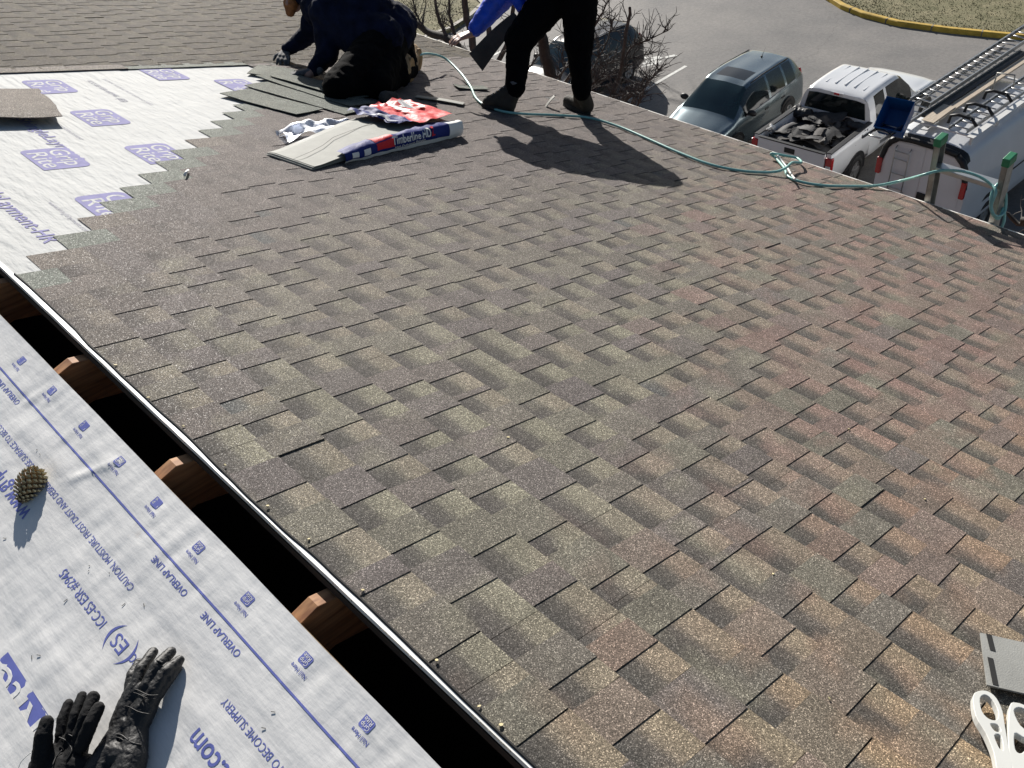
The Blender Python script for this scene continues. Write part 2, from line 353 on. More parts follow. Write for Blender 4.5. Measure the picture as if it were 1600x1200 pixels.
for g in (-3, 12):
    d = MB(); d.add([PA(0.02, g, -.02), PA(4.3, g, -.02), PB(4.3, g, -.02)], [(0, 1, 2)]); d.build('gable_end', m_wall, bld)
for s_ in (.30,):  # unseen dark walls added to keep light out below the slot
    d = MB(); slab(PA, s_, s_+.01, -3, 12, -.9, -.017, d); d.build('attic_blocker', m_dark, bld)
    d = MB(); slab(PB, s_, s_+.01, -3, 12, -.9, -.017, d); d.build('attic_blocker', m_dark, bld)
# -- rafters meeting at the ridge
for i in range(-4, 17):
    y = 1.268+.617*i
    ap = Vector(APEX); pts = [PB(.29, 0, -.022), Vector((ap.x-.012, 0, ap.z-.022)), PA(.29, 0, -.022), PA(.29, 0, -.16), Vector((ap.x, 0, ap.z-.17)), PB(.29, 0, -.16)]
    d = MB(); d.prism([Vector((p.x, y-.019, p.z)) for p in pts], (0, .038, 0)); d.build('rafter', m_rafter, bld, bevel=.002)
# -- drip edge, fascia
d = MB(); rr = random.Random(3)
for y0, y1 in [(y, y+3.0) for y in (-3, 0, 3, 6, 9)]:
    dz = rr.uniform(-.001, .001)
    slab(PA, SEAVE-.02, SEAVE+.012, y0+.002, y1-.002, -.05+dz, .011+dz, d)
    slab(PA, SEAVE+.012, SEAVE+.024, y0+.002, y1-.002, -.05+dz, -.04+dz, d)
d.build('drip_edge', m_whitemetal, bld)
d = MB(); slab(PA, SEAVE-.04, SEAVE-.012, -3, 12, -.2, -.018, d); d.build('fascia', m_whitemetal, bld)

# -- laid shingles
def zone(s, y):  # warm and olive tint by position, a view-dependent hue baked into the colour
    wn_ = noise.noise(Vector((s*.9, y*.9, 3)))*.25
    warm = min(1, max(0, (.62*s-y+.85)+wn_)); orange = min(1, max(0, (1.15-y-.12*s)*1.1+wn_))
    olive = min(1, max(0, (3.15-y+.15*s)/1.5+wn_))
    dk = 1
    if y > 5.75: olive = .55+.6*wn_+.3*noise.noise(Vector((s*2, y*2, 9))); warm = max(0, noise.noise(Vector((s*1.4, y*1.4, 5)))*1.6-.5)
    return warm, orange, max(0, min(1, olive))
def mixc(a, b, t): return tuple(p+(q-p)*t for p, q in zip(a, b))
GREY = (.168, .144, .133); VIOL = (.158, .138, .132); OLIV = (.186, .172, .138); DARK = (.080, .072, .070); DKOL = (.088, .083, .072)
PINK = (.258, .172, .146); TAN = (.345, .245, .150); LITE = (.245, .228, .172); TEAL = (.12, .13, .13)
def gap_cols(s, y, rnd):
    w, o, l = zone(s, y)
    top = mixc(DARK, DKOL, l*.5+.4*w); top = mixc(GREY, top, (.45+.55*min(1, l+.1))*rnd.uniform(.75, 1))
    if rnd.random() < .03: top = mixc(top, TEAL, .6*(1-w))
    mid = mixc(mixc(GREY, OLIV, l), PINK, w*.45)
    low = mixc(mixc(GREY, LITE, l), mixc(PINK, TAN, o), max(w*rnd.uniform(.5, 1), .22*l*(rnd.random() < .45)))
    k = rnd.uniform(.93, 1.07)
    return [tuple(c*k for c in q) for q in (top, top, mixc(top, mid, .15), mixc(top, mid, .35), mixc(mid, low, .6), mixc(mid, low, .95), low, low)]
def tooth_col(s, y, rnd):
    w, o, l = zone(s, y); r_ = rnd.random()
    c = mixc(GREY, OLIV, l*rnd.choice((.15, .6, 1)))
    if r_ < .25: c = mixc(c, VIOL, .7*(1-.8*w))
    if rnd.random() < w*.7: c = mixc(c, mixc(PINK, TAN, o*.6), rnd.uniform(.25, .65))
    k = rnd.uniform(.9, 1.08)
    return tuple(q*k for q in c)
fld = MB(); rnd = random.Random(11)
H0, H1, TH = .0095, .0138, .0021
def strip(mb, P, s0, s1, y0, y1, h0, h1, cols, ny=1, th=0, sides=False, dy0=0, jit=0):
    n = len(cols)
    vs = []; cc = []
    for j in range(ny+1):
        t = j/ny
        for i in range(n):
            u = i/(n-1); vs.append(P(s0+(s1-s0)*u, y0+(y1-y0)*t+dy0*u, h0+(h1-h0)*u+th)); c = cols[i]
            if callable(jit): c = jit(s0+(s1-s0)*u, y0+(y1-y0)*t, c)
            cc.append(c)
    fs = [(j*n+i, j*n+i+1, (j+1)*n+i+1, (j+1)*n+i) for j in range(ny) for i in range(n-1)]
    # butt face
    b = len(vs)
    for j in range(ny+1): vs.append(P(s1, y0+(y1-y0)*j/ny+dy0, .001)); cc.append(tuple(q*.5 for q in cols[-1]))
    fs += [(j*n+n-1, b+j, b+j+1, (j+1)*n+n-1) for j in range(ny)]
    if sides:
        for j, fl in ((0, 1), (ny, 0)):
            b = len(vs)
            for i in range(n):
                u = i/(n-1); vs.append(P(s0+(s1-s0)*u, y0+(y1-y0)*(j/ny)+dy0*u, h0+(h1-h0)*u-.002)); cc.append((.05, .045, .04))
            fs += [((j*n+i, b+i, b+i+1, j*n+i+1) if fl else (j*n+i, j*n+i+1, b+i+1, b+i)) for i in range(n-1)]
    mb.add(vs, fs, cc)
def patch(s, y, c):
    q = noise.noise(Vector((s*14, y*14, 1))); p_ = noise.noise(Vector((s*9, y*9, 7)))
    w, o, l = zone(s, y)
    if p_ > .18 and w > .05: c = mixc(c, mixc(PINK, TAN, o*.7), min(.55, (p_-.18)*2.2)*min(1, w+.15))
    if p_ < -.3 and l > .2: c = mixc(c, LITE, min(.5, (-.3-p_)*2))
    m_ = (.30, .262, .20) if y > 5.75 else (1, 1, 1)  # far part darkened in the colour for its flatter viewing angle
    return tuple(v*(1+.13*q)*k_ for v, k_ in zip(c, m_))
def lay_row(mb, k, ya, yb, end_ragged=False):
    s0, s1 = rowbutt(k)-.1425, rowbutt(k)
    if k == 0: s0 = .046
    s1 = min(s1, 4.584)
    y = ya
    # base lamina with the printed dark shadow band
    while y < yb:
        L = min(rnd.uniform(.9, 1.02), yb-y); cols = gap_cols((s0+s1)/2, y+L/2, rnd)
        # subdivide by gap/tooth
        t = 0; first = True
        while t < L-1e-6:
            g = min(rnd.choice((rnd.uniform(.06, .10), rnd.uniform(.09, .15))), L-t); ga = y+t; gb = y+t+g
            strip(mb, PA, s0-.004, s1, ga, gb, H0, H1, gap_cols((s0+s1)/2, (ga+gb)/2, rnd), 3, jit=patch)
            t += g
            if t >= L-1e-6: break
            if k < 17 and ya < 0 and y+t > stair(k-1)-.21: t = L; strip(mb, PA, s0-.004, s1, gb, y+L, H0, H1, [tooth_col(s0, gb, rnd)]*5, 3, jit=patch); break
            w = min(rnd.uniform(.065, .135), L-t)
            ta = y+t; tb = y+t+w
            c = tooth_col((s0+s1)/2, (ta+tb)/2, rnd); lift = TH
            if rnd.random() < .012: lift = TH+rnd.uniform(.001, .0025)
            cc = [tuple(q*f_ for q in c) for f_ in (.97, .98, 1, 1.01, 1.03)]
            e = rnd.uniform(-.003, .003)
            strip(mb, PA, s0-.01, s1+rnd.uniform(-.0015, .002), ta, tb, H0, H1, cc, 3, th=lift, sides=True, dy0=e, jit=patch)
            t += w
        y += L
        if L > .3 and y < yb-.05: y += .0015
for k in range(NROW):
    far = rnd.uniform(5.795, 5.81)
    if k >= 17: lay_row(fld, k, -3+rnd.uniform(0, .2), 12)
    else:
        lay_row(fld, k, -3+rnd.uniform(0, .2), stair(k)); lay_row(fld, k, far, 12)
o = fld.build('roof_shingles', m_field, bld, col=True)
# headlap of each course left open at the stair
hl = MB(); hb = MB(); rnd2 = random.Random(5)
for k in range(0, 17):
    tgt = MB()
    s1 = rowbutt(k); st = s1-.194
    e1 = stair(k+1); e0 = stair(k)-.01
    strip(tgt, PA, max(.05, st), s1+.002, e0, e1, .0085, .0092, [(1, 1, 1)]*2, 1, sides=True)
    tgt.build('shingle_headlap', m_brownsh if k in (1, 3, 9) else m_green, bld)
# far course ends over the sheet
fe = MB(); strip(fe, PA, .03, 1.66, 5.735, 5.84, .012, .014, [(1, 1, 1)]*2, 8, sides=True); fe.build('shingle_edge_strip', m_brownsh, bld)
fe = MB(); strip(fe, PA, 1.665, 2.46, 5.735, 5.83, .010, .012, [(1, 1, 1)]*2, 8, sides=True); fe.build('shingle_edge_strip', m_green, bld)
# black strip for the shadow line at the cut ends along the ridge with the white sheet folded under
wv = MB(); N_ = 420; L_ = 15.; vs = []
for i in range(N_+1):
    y = -3+L_*i/N_; a_ = .0375+.001*noise.noise(Vector((y*9, 0, 0))); b_ = a_+.004+(.15+.85*min(1, max(0, (y-.85)/.45)))*.012*max(0, min(1, .62+1.3*noise.noise(Vector((y*1.6, 2, 0)))+.3*noise.noise(Vector((y*7, 5, 0)))))
    vs += [PA(a_, y, .003), PA(a_+.0003, y, .0122), PA(b_+.004, y, .0126)]
wv.add(vs, [(3*i+j, 3*i+3+j, 3*i+4+j, 3*i+1+j) for i in range(N_) for j in range(2)], None, False)
wv.build('folded_sheet_edge', m_paperwhite, bld)
tv = MB(); vs = []
for i in range(N_+1):
    y = -3+L_*i/N_; a_ = .0375+.0085+(.15+.85*min(1, max(0, (y-.85)/.45)))*.012*max(0, min(1, .62+1.3*noise.noise(Vector((y*1.6, 2, 0)))+.3*noise.noise(Vector((y*7, 5, 0)))))
    vs += [PA(a_-.004, y, .0120), PA(a_-.003, y, .0170+.001*noise.noise(Vector((y*30, 2, 0)))), PA(a_+.0005+.0008*noise.noise(Vector((y*60, 2, 0))), y, .0172)]
n6 = int(N_*6.08/15); tv.add(vs[:3*n6+3], [(3*i+j, 3*i+3+j, 3*i+4+j, 3*i+1+j) for i in range(n6) for j in range(2)]); tv.build('cut_edge_shadow', m_tar, bld)

# -- underlayment, far slope
def hA(s, y): return .0012*noise.noise(Vector((s*3.5, y*3.5, 0)))+.0008*noise.noise(Vector((s*9, y*9, 4)))
def sheetA(s0, s1, y0, y1, h):
    mb = MB(); ns = max(2, int((s1-s0)/.03)); ny = int((y1-y0)/.03); vs = [PA(s0+(s1-s0)*i/ns, y0+(y1-y0)*j/ny, h+hA(s0+(s1-s0)*i/ns, y0+(y1-y0)*j/ny)) for j in range(ny+1) for i in range(ns+1)]
    mb.add(vs, [(j*(ns+1)+i, j*(ns+1)+i+1, (j+1)*(ns+1)+i+1, (j+1)*(ns+1)+i) for j in range(ny) for i in range(ns)], None, True); return mb
sheets = MB()
for a_ in ((1.56, 2.55, 4.4, 5.80, .0028), (.13, 1.60, 2.95, 5.80, .005), (.04, .15, 2.85, 5.80, .0066)):
    q = sheetA(*a_); sheets.add(q.v, q.f, None, True)
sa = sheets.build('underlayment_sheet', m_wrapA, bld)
HPA = .0074
def mapA(h): return lambda u, v: PA(v, -u, h+hA(v, -u))
ink = []; wh = []; gk = []
fa, fb = mapA(HPA-.0008), mapA(HPA-.0002)
for (y, s_) in ((5.57, .98), (4.93, .975), (4.30, .965), (3.66, .96), (4.36, .53), (3.72, .50), (5.42, 2.03), (5.75, 1.72)):
    if s_ > 1.6: g1, g2 = mapA(.0052), mapA(.0058)
    else: g1, g2 = fa, fb
    brand_mark(ink, wh, g1, g2, -y, s_, .29, .205)
put_text(ink, 'ShingleLayment', fa, -4.86, .70, .085, 1, .001, fit=.70)
put_text(ink, 'ShingleLayment-HR', fa, -4.08, .235, .09, 1, .001, fit=.78)
put_text(gk, 'SYNTHETIC ROOFING UNDERLAYMENT', fa, -5.0, .84, .022, 1, 0, fit=.55)
put_text(gk, 'www.shinglelayment.com', fa, -3.7, .40, .028, 1, 0, fit=.35)
put_text(gk, 'CAUTION, MOISTURE, FROST DUST AND DEBRIS', fa, -5.55, 1.42, .024, 1, 0, fit=.6)
put_text(gk, 'ICC-ES ESR #2945', fa, -5.52, 1.32, .035, 1, .0006, fit=.36)
put_text(gk, '(ES)', fa, -5.12, 1.31, .05, 1, .0006)
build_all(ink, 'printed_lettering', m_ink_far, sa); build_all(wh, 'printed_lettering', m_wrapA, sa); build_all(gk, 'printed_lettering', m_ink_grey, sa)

# -- underlayment, near slope
CR0 = rB(90, 760); CR1 = rB(190, 722)
def hB(s, y):
    p = Vector((s, y, 0))
    h = .0038*noise.noise(Vector((s*5, y*2.2, 0)))+.0016*noise.noise(Vector((s*14, y*4, 3)))+.0018*noise.noise(Vector((s*9, y*30, 8)))*(.4+abs(noise.noise(Vector((s*7, y*1.5, 2))))*2.2)
    h += .0022*math.exp(-((s-.225-.01*math.sin(y*5))/.022)**2)*(.6+.4*math.sin(y*3))           # long fold beside the caution line
    h += .0016*math.exp(-((s-.33)/.03)**2)
    # crease running to a nail
    a_ = Vector(CR0); b_ = Vector(CR1); q = Vector((s, y)); d_ = b_-a_; t = max(0, min(1, (q-a_).dot(d_)/d_.dot(d_))); dist = (q-a_-d_*t).length
    h += .0036*math.exp(-(dist/.010)**2)*min(1, t*3)*min(1, (1.05-t)*6)
    for (cx, cy, r_, am) in ((.115, 2.0, .05, .002), (.25, 2.35, .05, .004), (.2, .86, .03, .004), (.42, 1.3, .06, .003)):
        h += am*math.exp(-((s-cx)**2+(y-cy)**2)/r_**2)
    return max(.001, h+.0055)
ys = np.arange(-1.0, 5.0, .012); ss = np.arange(.066, 1.5, .012); vs = []
for y in ys:
    for i, s_ in enumerate(ss):
        if i == 0: s_ = .066+.003*noise.noise(Vector((y*3, 0, 0)))
        vs.append(PB(s_, y, hB(s_, y)))
vs0 = vs; n1 = len(ss); sb = MB(); sb.add(vs, [(j*n1+i, (j+1)*n1+i, (j+1)*n1+i+1, j*n1+i+1) for j in range(len(ys)-1) for i in range(n1-1)], None, True)
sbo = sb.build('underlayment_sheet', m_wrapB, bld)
q = MB(); s2 = np.arange(.584, 1.5, .02); y2 = np.arange(-1.0, 5.0, .015); v2 = [PB(a_+(.002*noise.noise(Vector((b_*4, 0, 0))) if a_ < .59 else 0), b_, hB(a_, b_)+.0026) for b_ in y2 for a_ in s2]; m2_ = len(s2)
q.add(v2, [(j*m2_+i, (j+1)*m2_+i, (j+1)*m2_+i+1, j*m2_+i+1) for j in range(len(y2)-1) for i in range(m2_-1)], None, True); q.build('underlayment_sheet', m_wrapB, bld)
def mapB(h): return lambda u, v: PB(v, u, h+hB(v, u))
gB, gB2 = mapB(.0006), mapB(.0009); ink = []; wh = []
vs = []; n_ = 500
for i in range(n_+1):
    y = -1+6*i/n_; o_ = .166+.0012*noise.noise(Vector((y*2, 3, 0)))
    vs += [PB(o_, y, hB(o_, y)+.0008), PB(o_+.0045, y, hB(o_+.0045, y)+.0008)]
q = MB(); q.add(vs, [(2*i, 2*i+2, 2*i+3, 2*i+1) for i in range(n_)]); q.build('overlap_line', m_ink, sbo)
for px, py in ((36, 566), (84, 613), (134, 668), (190, 724), (247, 788), (313, 858), (389, 938), (480, 1033), (575, 1133), (700, 1265)):
    s_, y = rB(px, py)
    brand_mark(ink, wh, gB, gB2, y-.0155, s_-.012, .031, .024)
    put_text(ink, 'Nail Here', gB, y-.032, s_+.0195, .0135, .7, .0001, fit=.050)
W1 = 'CAUTION, MOISTURE, FROST DUST AND DEBRIS MAY CAUSE SURFACE TO BECOME SLIPPERY'
for ys_ in (1.63, .31, 2.95): put_text(ink, W1, gB, ys_, .262, .0235, 1, 0, fit=.92)
for (px, py) in ((273, 897), (352, 988), (18, 612)):
    s_, y = rB(px, py); put_text(ink, 'OVERLAP LINE', gB, y-.075, .187, .0215, 1, .0002, fit=.15)
for y in (.30, 3.1): put_text(ink, 'OVERLAP LINE', gB, y, .187, .0215, 1, .0002, fit=.15)
put_text(ink, 'ICC-ES ESR #2945', gB, 1.605, .35, .032, 1, .0001, fit=.215)
es = rB(190, 1008)
put_text(ink, 'ES', gB, es[1]-.024, es[0]-.014, .044, 1, .0002, fit=.048)
for sg in (-1, 1):
    vs = []
    for i in range(17):
        t = -1+2*i/16; r0 = .052
        xo = sg*(.026+.016*(1-t*t)); wd = .0075*(1-t*t)+.0004
        vs += [gB(es[1]+xo, es[0]+t*.034), gB(es[1]+xo+sg*wd, es[0]+t*.034)]
    q = MB(); q.add(vs, [(2*i, 2*i+1, 2*i+3, 2*i+2) for i in range(16)]); q.build('printed_bracket', m_ink, sbo)
s_, y = rB(183, 1046); put_text(ink, 'ICC', gB, es[1]-.085, es[0]-.012, .026, 1, .0002, fit=.036)
put_text(ink, 'www.gripriteunderlayment.com', gB, 2.06, .335, .058, 1, .0008, fit=.70)
put_text(ink, 'www.gripriteunderlayment.com', gB, .525, .335, .058, 1, .0008, fit=.70)
brand_mark(ink, wh, gB, gB2, 1.47, .545, .27, .17)
brand_mark(ink, wh, gB, gB2, .25, .555, .26, .16)
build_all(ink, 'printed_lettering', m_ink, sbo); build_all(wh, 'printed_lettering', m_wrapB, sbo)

# ------------------------------------------------------------------ GROUND
g = MB(); g.add([(-80, -120, 0), (160, -120, 0), (160, 180, 0), (-80, 180, 0)], [(0, 1, 2, 3)]); tag(g.build('parking_lot', m_asph), kind='structure')
# kerb island, far right
kp = [wG(*p) for p in ((1262, -40), (1290, 0), (1312, 14), (1345, 27), (1400, 41), (1480, 52), (1560, 60), (1660, 68), (1800, 78))]
kin = []
for i, p in enumerate(kp):
    t = (kp[min(i+1, len(kp)-1)]-kp[max(i-1, 0)]).normalized(); nrm = Vector((-t.y, t.x, 0)); nrm = nrm if nrm.x > 0 else -nrm
    kin.append(p+nrm*.2)
k = MB(); n_ = len(kp); vs = []
for p, q in zip(kp, kin): vs += [(p.x, p.y, 0), (p.x+.02, p.y, .13), (p.x+.05, p.y, .15), (q.x, q.y, .15), (q.x, q.y, 0)]
k.add(vs, [(5*i+j, 5*i+5+j, 5*i+6+j, 5*i+1+j) for i in range(n_-1) for j in range(4)], None, False)
k_obj = tag(k.build('kerb', m_yellow), kind='structure')
q = MB(); acc = 0
for i in range(n_-1):
    L_s = (kp[i+1]-kp[i]).length; t_ = (kp[i+1]-kp[i]).normalized(); nn = Vector((-t_.y, t_.x, 0)); nn = nn if nn.x > 0 else -nn
    d_ = 1.5-acc
    while d_ < L_s:
        c = kp[i]+t_*d_; q.box(c+nn*.12+Vector((0, 0, .076)), (.03, .27, .152), rot=Matrix((t_, nn, Vector((0, 0, 1)))).transposed()); d_ += 2.4
    acc = L_s-(d_-2.4)
q.build('kerb_joint', m_asph, k_obj)
g = MB(); vs = []
for q in kin: vs += [(q.x, q.y, .146), (q.x+60, q.y+8, .146)]
g.add(vs, [(2*i, 2*i+2, 2*i+3, 2*i+1) for i in range(n_-1)]); g.add([(kin[0].x, kin[0].y, .145), (kin[0].x+60, kin[0].y+8, .145), (120, 120, .145), (44, 60, .145)], [(0, 1, 2, 3)])
tag(g.build('grass_verge', m_grass), kind='structure')
def blades(name, pts_fn, n, h0, h1, label=None):
    mb = MB(); r_ = random.Random(4)
    for i in range(n):
        x, y, z = pts_fn(r_); a = r_.uniform(0, 6.28); w = r_.uniform(.01, .02); h = r_.uniform(h0, h1); l = r_.uniform(-.04, .04)
        mb.add([(x-w*math.cos(a), y-w*math.sin(a), z), (x+w*math.cos(a), y+w*math.sin(a), z), (x+l, y+l*math.sin(a), z+h)], [(0, 1, 2)])
    return tag(mb.build(name, m_grass), label, 'grass', kind='stuff')
def fn_r(r_):
    i = r_.randint(0, n_-2); t = r_.random(); p = kin[i].lerp(kin[i+1], t); e = r_.random()**1.5*7+.02; return p.x+e, p.y+e*.1, .146
blades('grass', fn_r, 9000, .015, .045, 'dry olive grass on the verge behind the yellow kerb')
# far left lawn island with concrete kerb and apron
lw = [wG(*p, .12) for p in ((560, -60), (560, 130), (648, 64), (672, 57), (705, 45), (735, 25), (752, 8), (735, -8), (690, -30))]
g = MB(); g.prism([(p.x, p.y, 0) for p in lw][::-1], (0, 0, .12)); tag(g.build('lawn', m_grass), kind='structure')
def fn_l(r_):
    a, b_ = lw[3], lw[0]; p = wG(r_.uniform(600, 735), r_.uniform(-20, 50), .12); return p.x, p.y, .121
blades('grass', fn_l, 2500, .015, .04, 'patchy tan grass on the lawn beyond the kneeling roofer')
kl = [wG(*p) for p in ((560, 134), (648, 68), (672, 61), (706, 49), (738, 29), (758, 10), (740, -12))]
k = MB(); vs = []
for i, p in enumerate(kl):
    t = (kl[min(i+1, len(kl)-1)]-kl[max(i-1, 0)]).normalized(); nn = Vector((t.y, -t.x, 0))*.16
    vs += [(p.x, p.y, 0), (p.x, p.y, .14), (p.x-nn.x, p.y-nn.y, .14), (p.x-nn.x, p.y-nn.y, 0)]
k.add(vs, [(4*i+j, 4*i+4+j, 4*i+5+j, 4*i+1+j) for i in range(len(kl)-1) for j in range(3)]); tag(k.build('kerb', m_conc), kind='structure')
g = MB(); g.add([wG(*p, .004) for p in ((648, 70), (560, 140), (640, 240), (735, 130), (730, 80), (700, 56))], [(0, 1, 2, 3, 4, 5)]); tag(g.build('pavement', m_conc), kind='structure')
# painted bay lines
mk = MB(); dirv = Vector((math.cos(.09), math.sin(.09), 0)); sd = Vector((-dirv.y, dirv.x, 0))*.055
s0 = wG(1072, 103); 
for j in (0, -1, -2, -3, 1, 2):
    e = s0+Vector((-.12*j, 2.9*j, 0)); a = e-dirv*5.2
    if j == -1: continue
    mk.add([(a-sd)+Vector((0, 0, .004)), (e-sd)+Vector((0, 0, .004)), (e+sd)+Vector((0, 0, .004)), (a+sd)+Vector((0, 0, .004))], [(0, 1, 2, 3)])
p = wG(1015, 90, .004)
for i in range(9):
    c = p+Vector((random.uniform(-.5, .5), random.uniform(-.5, .5), 0)); w = random.uniform(.03, .09); l = random.uniform(.15, .4); a = random.uniform(-.5, .5)
    mk.add([c+Vector((math.cos(a)*l*u - math.sin(a)*w*v, math.sin(a)*l*u+math.cos(a)*w*v, .001*i/9)) for u, v in ((-1, -.6), (1, -1), (.8, 1), (-.7, .8))], [(0, 1, 2, 3)])
tag(mk.build('painted_lines', m_line), kind='structure')

# ------------------------------------------------------------------ VEHICLES
def crom(p, t):
    n = len(p)-1; x = min(max(t, 0), n-1e-9); i = int(x); u = x-i
    a, b_, c, d_ = p[max(i-1, 0)], p[i], p[min(i+1, n)], p[min(i+2, n)]
    return tuple(.5*((2*q)+(-o_+r_)*u+(2*o_-5*q+4*r_-s_)*u*u+(-o_+3*q-3*r_+s_)*u**3) for o_, q, r_, s_ in zip(a, b_, c, d_))
def loft(secs, tags, sub=3, vs_=3):
    """secs: list of (x, [(y,z) bottom centre .. top centre]); tags(i, j, side)-> part; returns dict of MB"""
    out = {}; nx = len(secs)-1; nj = len(secs[0][1])-1; lin = True
    def pt(i, a, j, b_, sg):
        # linear along x inside cell (crisp), smooth across profile
        s0, s1 = secs[i], secs[i+1]; t = a
        def prof(s): return crom(s[1], j+b_) if s[2:] == () else crom(s[1], j+b_)
        p, q = prof(s0), prof(s1); pm = prof(secs[max(i-1, 0)]); qn = prof(secs[min(i+2, nx)])
        x = s0[0]+(s1[0]-s0[0])*t
        # monotone-ish hermite
        def herm(k):
            xm, x0, x1, xn = secs[max(i-1, 0)][0], s0[0], s1[0], secs[min(i+2, nx)][0]
            d0 = (q[k]-p[k])/(x1-x0); dm = (p[k]-pm[k])/(x0-xm) if i > 0 else d0; dn = (qn[k]-q[k])/(xn-x1) if i < nx-1 else d0
            m0 = 0 if dm*d0 <= 0 else 2*dm*d0/(dm+d0); m1 = 0 if dn*d0 <= 0 else 2*dn*d0/(dn+d0); h = x1-x0
            return (2*t**3-3*t**2+1)*p[k]+(t**3-2*t**2+t)*h*m0+(-2*t**3+3*t**2)*q[k]+(t**3-t**2)*h*m1
        return (x, sg*herm(0), herm(1))
    for i in range(nx):
        for j in range(nj):
            for sg in (1, -1):
                tg = tags(i, j, sg)
                if tg is None: continue
                mb = out.setdefault(tg, MB()); n = sub; m_ = vs_
                vs = [pt(i, a/n, j, b_/m_, sg) for a in range(n+1) for b_ in range(m_+1)]
                fs = [(a*(m_+1)+b_, (a+1)*(m_+1)+b_, (a+1)*(m_+1)+b_+1, a*(m_+1)+b_+1) for a in range(n) for b_ in range(m_)]
                if sg < 0: fs = [f[::-1] for f in fs]
                mb.add(vs, fs, None, True)
    # end caps
    for i, e in ((0, 0), (nx, 1)):
        mb = out[tags('cap', i, 0)] if tags('cap', i, 0) in out else out.setdefault(tags('cap', i, 0), MB())
        ring = [crom(secs[i][1], j/2) for j in range(nj*2+1)]
        vs = [(secs[i][0], y, z) for y, z in ring]+[(secs[i][0], -y, z) for y, z in ring[::-1]]
        mb.add(vs, [tuple(range(len(vs))) if e == 0 else tuple(range(len(vs)))[::-1]], None, False)
    return out
def weld(mb, mtx=None):
    key = {}; nv = []; mp = []
    for p in mb.v:
        k_ = tuple(round(c, 4) for c in p)
        if k_ not in key: key[k_] = len(nv); nv.append(p)
        mp.append(key[k_])
    mb.v = nv; mb.c = [(1, 1, 1)]*len(nv); fs = []; sm = []
    for f, s_ in zip(mb.f, mb.sm):
        g_ = []
        for i in f:
            if mp[i] not in g_: g_.append(mp[i])
        if len(g_) > 2: fs.append(tuple(g_)); sm.append(s_)
    mb.f = fs; mb.sm = sm; return mb
class Veh:
    def __init__(s, name, loc, ang, label, cat, group=None):
        s.root = thing(name, (0, 0, 0), label, cat, group); s.loc = loc; s.ang = ang
    def part(s, mb, name, mat_, parent=None, bevel=0, label=None):
        o = mb.build(name, mat_, None, bevel=bevel); o.parent = parent or s.root
        if label: o['label'] = label
        return o
    def done(s): s.root.location = s.loc; s.root.rotation_euler = (0, 0, s.ang)
    def wheel(s, x, y, r=.37, w=.24, rim=m_steel):
        sg = 1 if y > 0 else -1
        mb = MB(); mb.lathe([(r*.62, -w/2), (r*.93, -w/2), (r, -w*.36), (r, w*.36), (r*.93, w/2), (r*.62, w/2)], (x, y, r), (0, sg, 0), 28)
        t = s.part(mb, 'wheel', m_rubber)
        m2 = MB(); m2.lathe([(.0001, w*.42), (r*.16, w*.44), (r*.2, w*.30), (r*.6, w*.38), (r*.64, w*.47), (r*.64, -w*.3)], (x, y, r), (0, sg, 0), 24)
        for k in range(5):
            a = 2*math.pi*k/5; c = Vector((x+math.cos(a)*r*.38, y+sg*w*.40, r+math.sin(a)*r*.38))
            m2.box(c, (r*.5, .03, r*.15), rot=Matrix.Rotation(-a, 3, 'Y'))
        s.part(m2, 'rim', rim, t)
def arch(x, y, r, r2, w=.02):
    """dark wheel well disc ring slightly proud of the body side"""
    mb = MB(); n = 18; sg = 1 if y > 0 else -1; vs = []
    for k in range(n+1):
        a = math.pi*k/n*1.08-.12; vs += [(x+math.cos(a)*r, y, r2+math.sin(a)*r), (x+math.cos(a)*r*.55, y, r2+math.sin(a)*r*.55)]
    vs2 = [(p[0], p[1]-sg*w, p[2]) for p in vs]; fs = [(2*k, 2*k+1, 2*k+3, 2*k+2) for k in range(n)]
    mb.add(vs, fs); mb.add(vs2, fs); mb.add([vs[2*k] for k in range(n+1)]+[vs2[2*k] for k in range(n+1)], [(k, k+1, n+2+k, n+1+k) for k in range(n)])
    return mb

